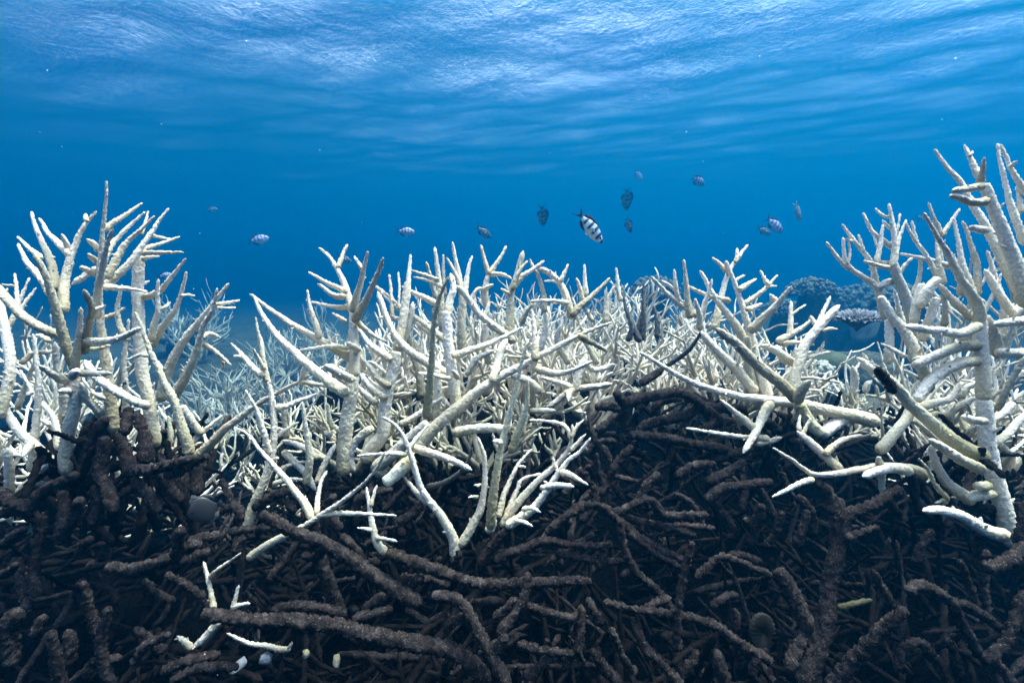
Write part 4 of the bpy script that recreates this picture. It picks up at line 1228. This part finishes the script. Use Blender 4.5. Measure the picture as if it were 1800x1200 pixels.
# ------------------------------------------------------------------ fish
def fish_mat(name, light, dark, belly, bars, duty, back=None, soft=.03):
    m, nt, b = nodes(name); tc = N(nt, 'ShaderNodeTexCoord'); sx = N(nt, 'ShaderNodeSeparateXYZ'); nt.links.new(tc.outputs['Object'], sx.inputs[0])
    col = mix(nt, ramp(nt, mapr(nt, sx.outputs[2], -.2, .2), [(.12, (1, 1, 1)), (.42, (0, 0, 0))]), light, belly)
    if back: col = mix(nt, ramp(nt, mapr(nt, sx.outputs[2], -.2, .2), [(.7, (0, 0, 0)), (.95, (1, 1, 1))]), col, back)
    if bars:
        a = N(nt, 'ShaderNodeMath', operation='MULTIPLY_ADD'); nt.links.new(sx.outputs[0], a.inputs[0]); a.inputs[1].default_value = bars; a.inputs[2].default_value = 10.35
        zs = N(nt, 'ShaderNodeMath', operation='MULTIPLY_ADD'); nt.links.new(sx.outputs[2], zs.inputs[0]); zs.inputs[1].default_value = .5; nt.links.new(a.outputs[0], zs.inputs[2])
        fr_ = N(nt, 'ShaderNodeMath', operation='FRACT'); nt.links.new(zs.outputs[0], fr_.inputs[0])
        msk = ramp(nt, fr_.outputs[0], [(0.02, (0, 0, 0)), (.02 + soft * 2, (1, 1, 1)), (duty, (1, 1, 1)), (duty + soft * 2, (0, 0, 0))])
        low = ramp(nt, mapr(nt, sx.outputs[2], -.2, .2), [(.2, (0, 0, 0)), (.36, (1, 1, 1))])
        mm = N(nt, 'ShaderNodeMath', operation='MULTIPLY'); nt.links.new(msk, mm.inputs[0]); nt.links.new(low, mm.inputs[1])
        col = mix(nt, mm.outputs[0], col, dark)
    nt.links.new(col, b.inputs['Base Color']); b.inputs['Roughness'].default_value = .45
    bump(nt, b, vor(nt, 60, tc.outputs['Object']), .25, .004); return m
def mapr(nt, src, lo, hi):
    n = N(nt, 'ShaderNodeMapRange'); nt.links.new(src, n.inputs[0]); n.inputs[1].default_value = lo; n.inputs[2].default_value = hi; return n.outputs[0]
M['f_bold'] = fish_mat('boldly_barred_fish_skin', (.36, .55, .78), (.012, .016, .03), (.50, .58, .50), 6.2, .46)
M['f_pale'] = fish_mat('faintly_barred_fish_skin', (.45, .48, .80), (.10, .12, .30), (.50, .60, .62), 6.2, .40, soft=.06)
M['f_dark'] = fish_mat('dusky_fish_skin', (.14, .22, .27), (.05, .07, .10), (.30, .36, .34), 6.2, .45, (.03, .045, .07), soft=.06)
M['f_slim'] = fish_mat('plain_grey_fish_skin', (.30, .38, .40), (.1, .1, .1), (.5, .55, .5), 0, 0, (.14, .2, .24))
M['fin_dark'] = flat_mat('dark_fish_fin', (.015, .02, .035), (.03, .035, .05), 20, .2, .001)
M['fin_grey'] = flat_mat('grey_fish_fin', (.05, .055, .06), (.10, .105, .11), 20, .2, .001)
M['fin_pale'] = flat_mat('pale_fish_fin', (.35, .42, .5), (.5, .55, .6), 20, .2, .001)
M['fin_yellow'] = flat_mat('yellow_fish_tail', (.55, .32, .02), (.7, .42, .04), 20, .2, .001)
M['eye'] = flat_mat('dark_fish_eye', (.006, .006, .008), (.01, .01, .012), 20, .0, .001, .15)
def fish_body(tall, wide):
    # along x: tail root -.36 .. nose +.5 ; length 1 with the tail
    xs = np.array([-.36, -.33, -.27, -.18, -.06, .08, .2, .3, .38, .44, .48, .5]); top = np.array([.09, .10, .16, .30, .44, .50, .46, .38, .28, .18, .09, .02]); bot = np.array([.09, .10, .15, .29, .44, .50, .48, .40, .29, .18, .10, .03])
    wd = np.array([.10, .14, .25, .55, .85, 1, .98, .88, .7, .48, .26, .06]); S = 18; ang = np.arange(S) / S * 6.283; rows = []
    u = np.linspace(0, 1, 30); X = np.interp(u, np.linspace(0, 1, 12), xs); T_ = np.interp(X, xs, top); B_ = np.interp(X, xs, bot); W_ = np.interp(X, xs, wd)
    sm = lambda a: np.convolve(np.pad(a, 1, 'edge'), [.25, .5, .25], 'valid'); T_, B_, W_ = sm(T_), sm(B_), sm(W_)
    for k in range(30):
        s_, c_ = np.sin(ang), np.cos(ang); rows.append(np.stack([np.full(S, X[k]), c_ * W_[k] * wide * .5, np.where(s_ > 0, s_ * T_[k], s_ * B_[k]) * tall], -1))
    V = np.concatenate(rows); i = np.arange(29)[:, None]; j = np.arange(S)[None]; j2 = (j + 1) % S
    Q = np.stack([i * S + j, (i + 1) * S + j, (i + 1) * S + j2, i * S + j2], -1).reshape(-1, 4)
    caps = [[29 * S + k, 29 * S + k + 1, 29 * S + S - 2 - k, 29 * S + S - 1 - k] for k in range(S // 2 - 1)]
    return V, np.concatenate([Q, np.array(caps)])
def fin(pts, th=.006):
    """fan of ray points (x, z) given as root/edge pairs, a thin solid sheet, thicker at its root"""
    p = np.array(pts, float); n = len(p) // 2; V = []
    for sgn in (1, -1):
        for k in range(n):
            r_, e_ = p[2 * k], p[2 * k + 1]
            V += [(r_[0], sgn * th, r_[1]), ((r_[0] + e_[0]) / 2, sgn * th * .7 * (1.25 if k % 2 else .8), (r_[1] + e_[1]) / 2), (e_[0], sgn * th * .2, e_[1])]
    V = np.array(V); Q = []
    for k in range(n - 1):
        for q in range(2):
            a = k * 3 + q; Q.append((a, a + 3, a + 4, a + 1)); a += 3 * n; Q.append((a, a + 1, a + 4, a + 3))
        a = k * 3 + 2; Q.append((a, a + 3, a + 3 + 3 * n, a + 3 * n))
    for a in (0, 1): Q.append((a, a + 1, a + 1 + 3 * n, a + 3 * n)); c_ = (n - 1) * 3 + a; Q.append((c_, c_ + 3 * n, c_ + 1 + 3 * n, c_ + 1))
    return V, np.array(Q)
PROTO = {}
def fish_parts(kind):
    if kind in PROTO: return PROTO[kind]
    skin, finm, tailm, tall, wide = {'bold': ('f_bold', 'fin_dark', 'fin_dark', .335, .15), 'pale': ('f_pale', 'fin_dark', 'fin_dark', .46, .18), 'dark': ('f_dark', 'fin_dark', 'fin_dark', .44, .19), 'slim': ('f_slim', 'fin_pale', 'fin_yellow', .28, .14)}[kind]
    L = []
    L.append(('body', mesh_np('body', *fish_body(tall, wide), M[skin])))
    h = tall * .5
    L.append(('tail_fin', mesh_np('tail_fin', *fin([(-.34, .035), (-.55, h * .95), (-.35, .03), (-.50, h * .62), (-.36, .015), (-.43, h * .25), (-.36, 0), (-.405, 0), (-.36, -.015), (-.43, -h * .25), (-.35, -.03), (-.50, -h * .62), (-.34, -.035), (-.55, -h * .95)]), M[tailm])))
    L.append(('dorsal_fin', mesh_np('dorsal_fin', *fin([(.17, h * .88), (.13, h * 1.05), (.08, h * .93), (.03, h * 1.2), (-.02, h * .9), (-.08, h * 1.22), (-.10, h * .72), (-.2, h * 1.12), (-.17, h * .55), (-.30, h * .78), (-.24, h * .34), (-.30, h * .42)]), M[finm])))
    L.append(('anal_fin', mesh_np('anal_fin', *fin([(-.02, -h * .88), (-.05, -h * 1.1), (-.08, -h * .76), (-.16, -h * 1.1), (-.15, -h * .56), (-.26, -h * .8), (-.22, -h * .36), (-.28, -h * .42)]), M[finm])))
    for s in (1, -1):
        V, Q = fin([(.17, .0), (.06, .07), (.165, -.015), (.03, .02), (.16, -.03), (.05, -.06)], .003); V = V.copy(); V[:, 1] += s * (wide * .48 + (.17 - V[:, 0]) * .35)
        L.append(('pectoral_fin', mesh_np('pectoral_fin', V, Q, M['fin_pale'])))
        L.append(('pelvic_fin', mesh_np('pelvic_fin', *(lambda v, q: (v + (0, s * wide * .2, 0), q))(*fin([(.16, -h * .86), (.12, -h * 1.12), (.13, -h * .88), (.04, -h * 1.16), (.10, -h * .88), (.05, -h * .98)], .003)), M['fin_pale'])))
        v0, f0 = ICO[2]; L.append(('eye', mesh_np('eye', v0 * (.026, .012, .026) + (.375, s * wide * .36, h * .14), np.zeros((0, 4), int), M['eye'], tris=f0)))
    PROTO[kind] = L; return L
CR, CU, CF = np.array((1, 0, 0.)), np.array((0, SP, CP)), np.array((0, CP, -SP))
def fish(kind, label, px, py, d, length_px, ang, yaw=0.0, roll=0.0, group='damselfish above the reef'):
    if kind != 'bold': d *= 1.35
    c0 = at(px, py, d); a, y_ = R(ang), R(yaw)
    nose = (CR * math.cos(a) + CU * math.sin(a)) * math.cos(y_) + CF * math.sin(y_); nose /= np.linalg.norm(nose)
    upv = -CR * math.sin(a) + CU * math.cos(a)
    if abs(a) > R(90): upv = -upv
    upv = upv - nose * nose.dot(upv); upv /= np.linalg.norm(upv); side = np.cross(upv, nose)
    upv = upv * math.cos(R(roll)) + side * math.sin(R(roll)); side = np.cross(upv, nose)
    root = empty('fish', c0, label, 'fish', group); s = (1 if kind == 'bold' else .86) * length_px * d / F / max(.45, math.cos(y_))
    root.matrix_world = Matrix.Translation(c0) @ Matrix((nose, side, upv)).transposed().to_4x4() @ Matrix.Scale(s, 4)
    for nm, me in fish_parts(kind): link(nm, me, root)
fish('bold', 'largest fish, boldly striped black and pale blue, diving nose down to the right', 1037, 399, 1.9, 70, -50, 8)
fish('pale', 'violet barred fish swimming right and slightly down, overlapping a fainter fish', 1361, 395, 5.1, 46, -36, 10)
fish('dark', 'faint dusky fish partly behind the violet barred fish', 1343, 406, 6.3, 34, -18, 15)
fish('pale', 'small pale violet fish highest of all, swimming right', 1227, 318, 5.2, 34, -18, 25, -20)
fish('dark', 'dusky oval fish facing down right beside the big striped fish', 1105, 396, 5.2, 30, -58, 30)
fish('dark', 'narrow dusky fish nose down above the big striped fish', 1102, 350, 5.8, 36, -78, 45)
fish('dark', 'narrow dusky fish nose down left of the big striped fish', 954, 379, 5.4, 34, -80, 45)
fish('dark', 'dusky fish heading down right above the middle of the hedge', 850, 408, 5.6, 36, -35, 20)
fish('pale', 'blue barred fish swimming right over the gap beside the grey trunk', 713, 407, 6.1, 38, -3, 8)
fish('pale', 'faint blue fish swimming right over the slim upright stem', 455, 421, 6.8, 40, 14, 15)
fish('dark', 'faint fish half hidden behind the top fork of the grey trunk coral', 605, 455, 5.6, 32, -24, 15)
fish('slim', 'slender grey fish with a yellow tail, nose down right', 1402, 373, 5.1, 40, -60, 20)
fish('pale', 'very faint fish above the narrow dusky fish', 1122, 308, 8.8, 26, -40, 30)
fish('pale', 'faint blue fish just behind the right tips of the left bush', 290, 484, 5.6, 24, 15, 20)
fish('dark', 'faint fish beside the level twig tips right of the left bush', 403, 535, 6.3, 22, 5, 20)
fish('dark', 'very faint fish behind the tips of the slender many tipped coral', 1618, 384, 8.0, 26, -20, 20)
fish('dark', 'ghostly dark fish far off right of the left bush', 372, 368, 11.4, 24, 0, 10)

def disc_fish(px, py, d):
    root = empty('fish', at(px, py, d), 'dark pinstriped disc shaped fish hiding in the shade under the left bush', 'fish')
    s = 54 * d / F
    m, nt, b = nodes('pinstriped_dark_fish_skin'); tc = N(nt, 'ShaderNodeTexCoord'); w = N(nt, 'ShaderNodeTexWave'); w.inputs['Scale'].default_value = 9; w.inputs['Distortion'].default_value = .6
    nt.links.new(tc.outputs['Object'], w.inputs[0]); nt.links.new(ramp(nt, w.outputs['Fac'], [(.45, (.018, .018, .021)), (.9, (.085, .085, .095))]), b.inputs['Base Color']); b.inputs['Roughness'].default_value = .5
    V, Q = fish_body(.86, .2); V = V.copy(); V[:, 2] *= np.interp(V[:, 0], [-.4, -.3, .2, .5], [.8, 1.35, 1, .9])
    link('body', mesh_np('body', V, Q, m), root)
    link('tail_fin', mesh_np('tail_fin', *fin([(-.34, .04), (-.5, .15), (-.35, .02), (-.52, .07), (-.35, -.02), (-.52, -.07), (-.34, -.04), (-.5, -.15)]), M['fin_dark']), root)
    e = fin([(.15, .42), (.1, .47), (-.02, .43), (-.12, .5), (-.16, .36), (-.3, .42), (-.25, .2), (-.36, .2)]); link('dorsal_fin', mesh_np('dorsal_fin', *e, M['fin_grey']), root)
    e = fin([(.15, -.42), (.1, -.47), (-.02, -.43), (-.12, -.5), (-.16, -.36), (-.3, -.42), (-.25, -.2), (-.36, -.2)]); link('anal_fin', mesh_np('anal_fin', *e, M['fin_grey']), root)
    v0, f0 = ICO[2]
    for q in (1, -1): link('eye', mesh_np('eye', v0 * (.035, .015, .035) + (.33, q * .075, .05), np.zeros((0, 4), int), M['eye'], tris=f0), root)
    root.matrix_world = Matrix.Translation(at(px, py, d)) @ Matrix.Rotation(R(-155), 4, 'Z') @ Matrix.Rotation(R(12), 4, 'Y') @ Matrix.Scale(s, 4)
disc_fish(360, 895, .93)

# ------------------------------------------------------------------ specks drifting in the water
rs = np.random.default_rng(5); it = []
for px, py, d, r_ in ((1335, 99, 1.2, 3.2), (188, 318, .9, 1.5), (562, 264, 1.2, 2), (1236, 284, 1.2, 1.8), (1656, 210, 1.2, 1.8), (966, 269, 1.3, 1.4), (433, 72, 1.2, 2), (1102, 43, 1.2, 2.2), (817, 114, 1.3, 1.6), (70, 232, 1.2, 1.4), (661, 269, 1.3, 1.3)):
    it.append((at(px, py, d), np.full(3, r_ * d / F * .42)))
for k in range(120):
    d = rs.uniform(.5, 3.2); it.append((at(rs.uniform(0, 1800), rs.uniform(0, 1200), d), np.full(3, rs.uniform(.35, 1.0) * .0006 * (1 + d * .3))))
M['speck'] = flat_mat('pale_drifting_speck', (.6, .6, .55), (.75, .75, .7), 50)
o = link('drifting_specks', blob_mesh('drifting_specks', it, M['speck'], 1, .2, rs)); tag(o, kind='stuff')
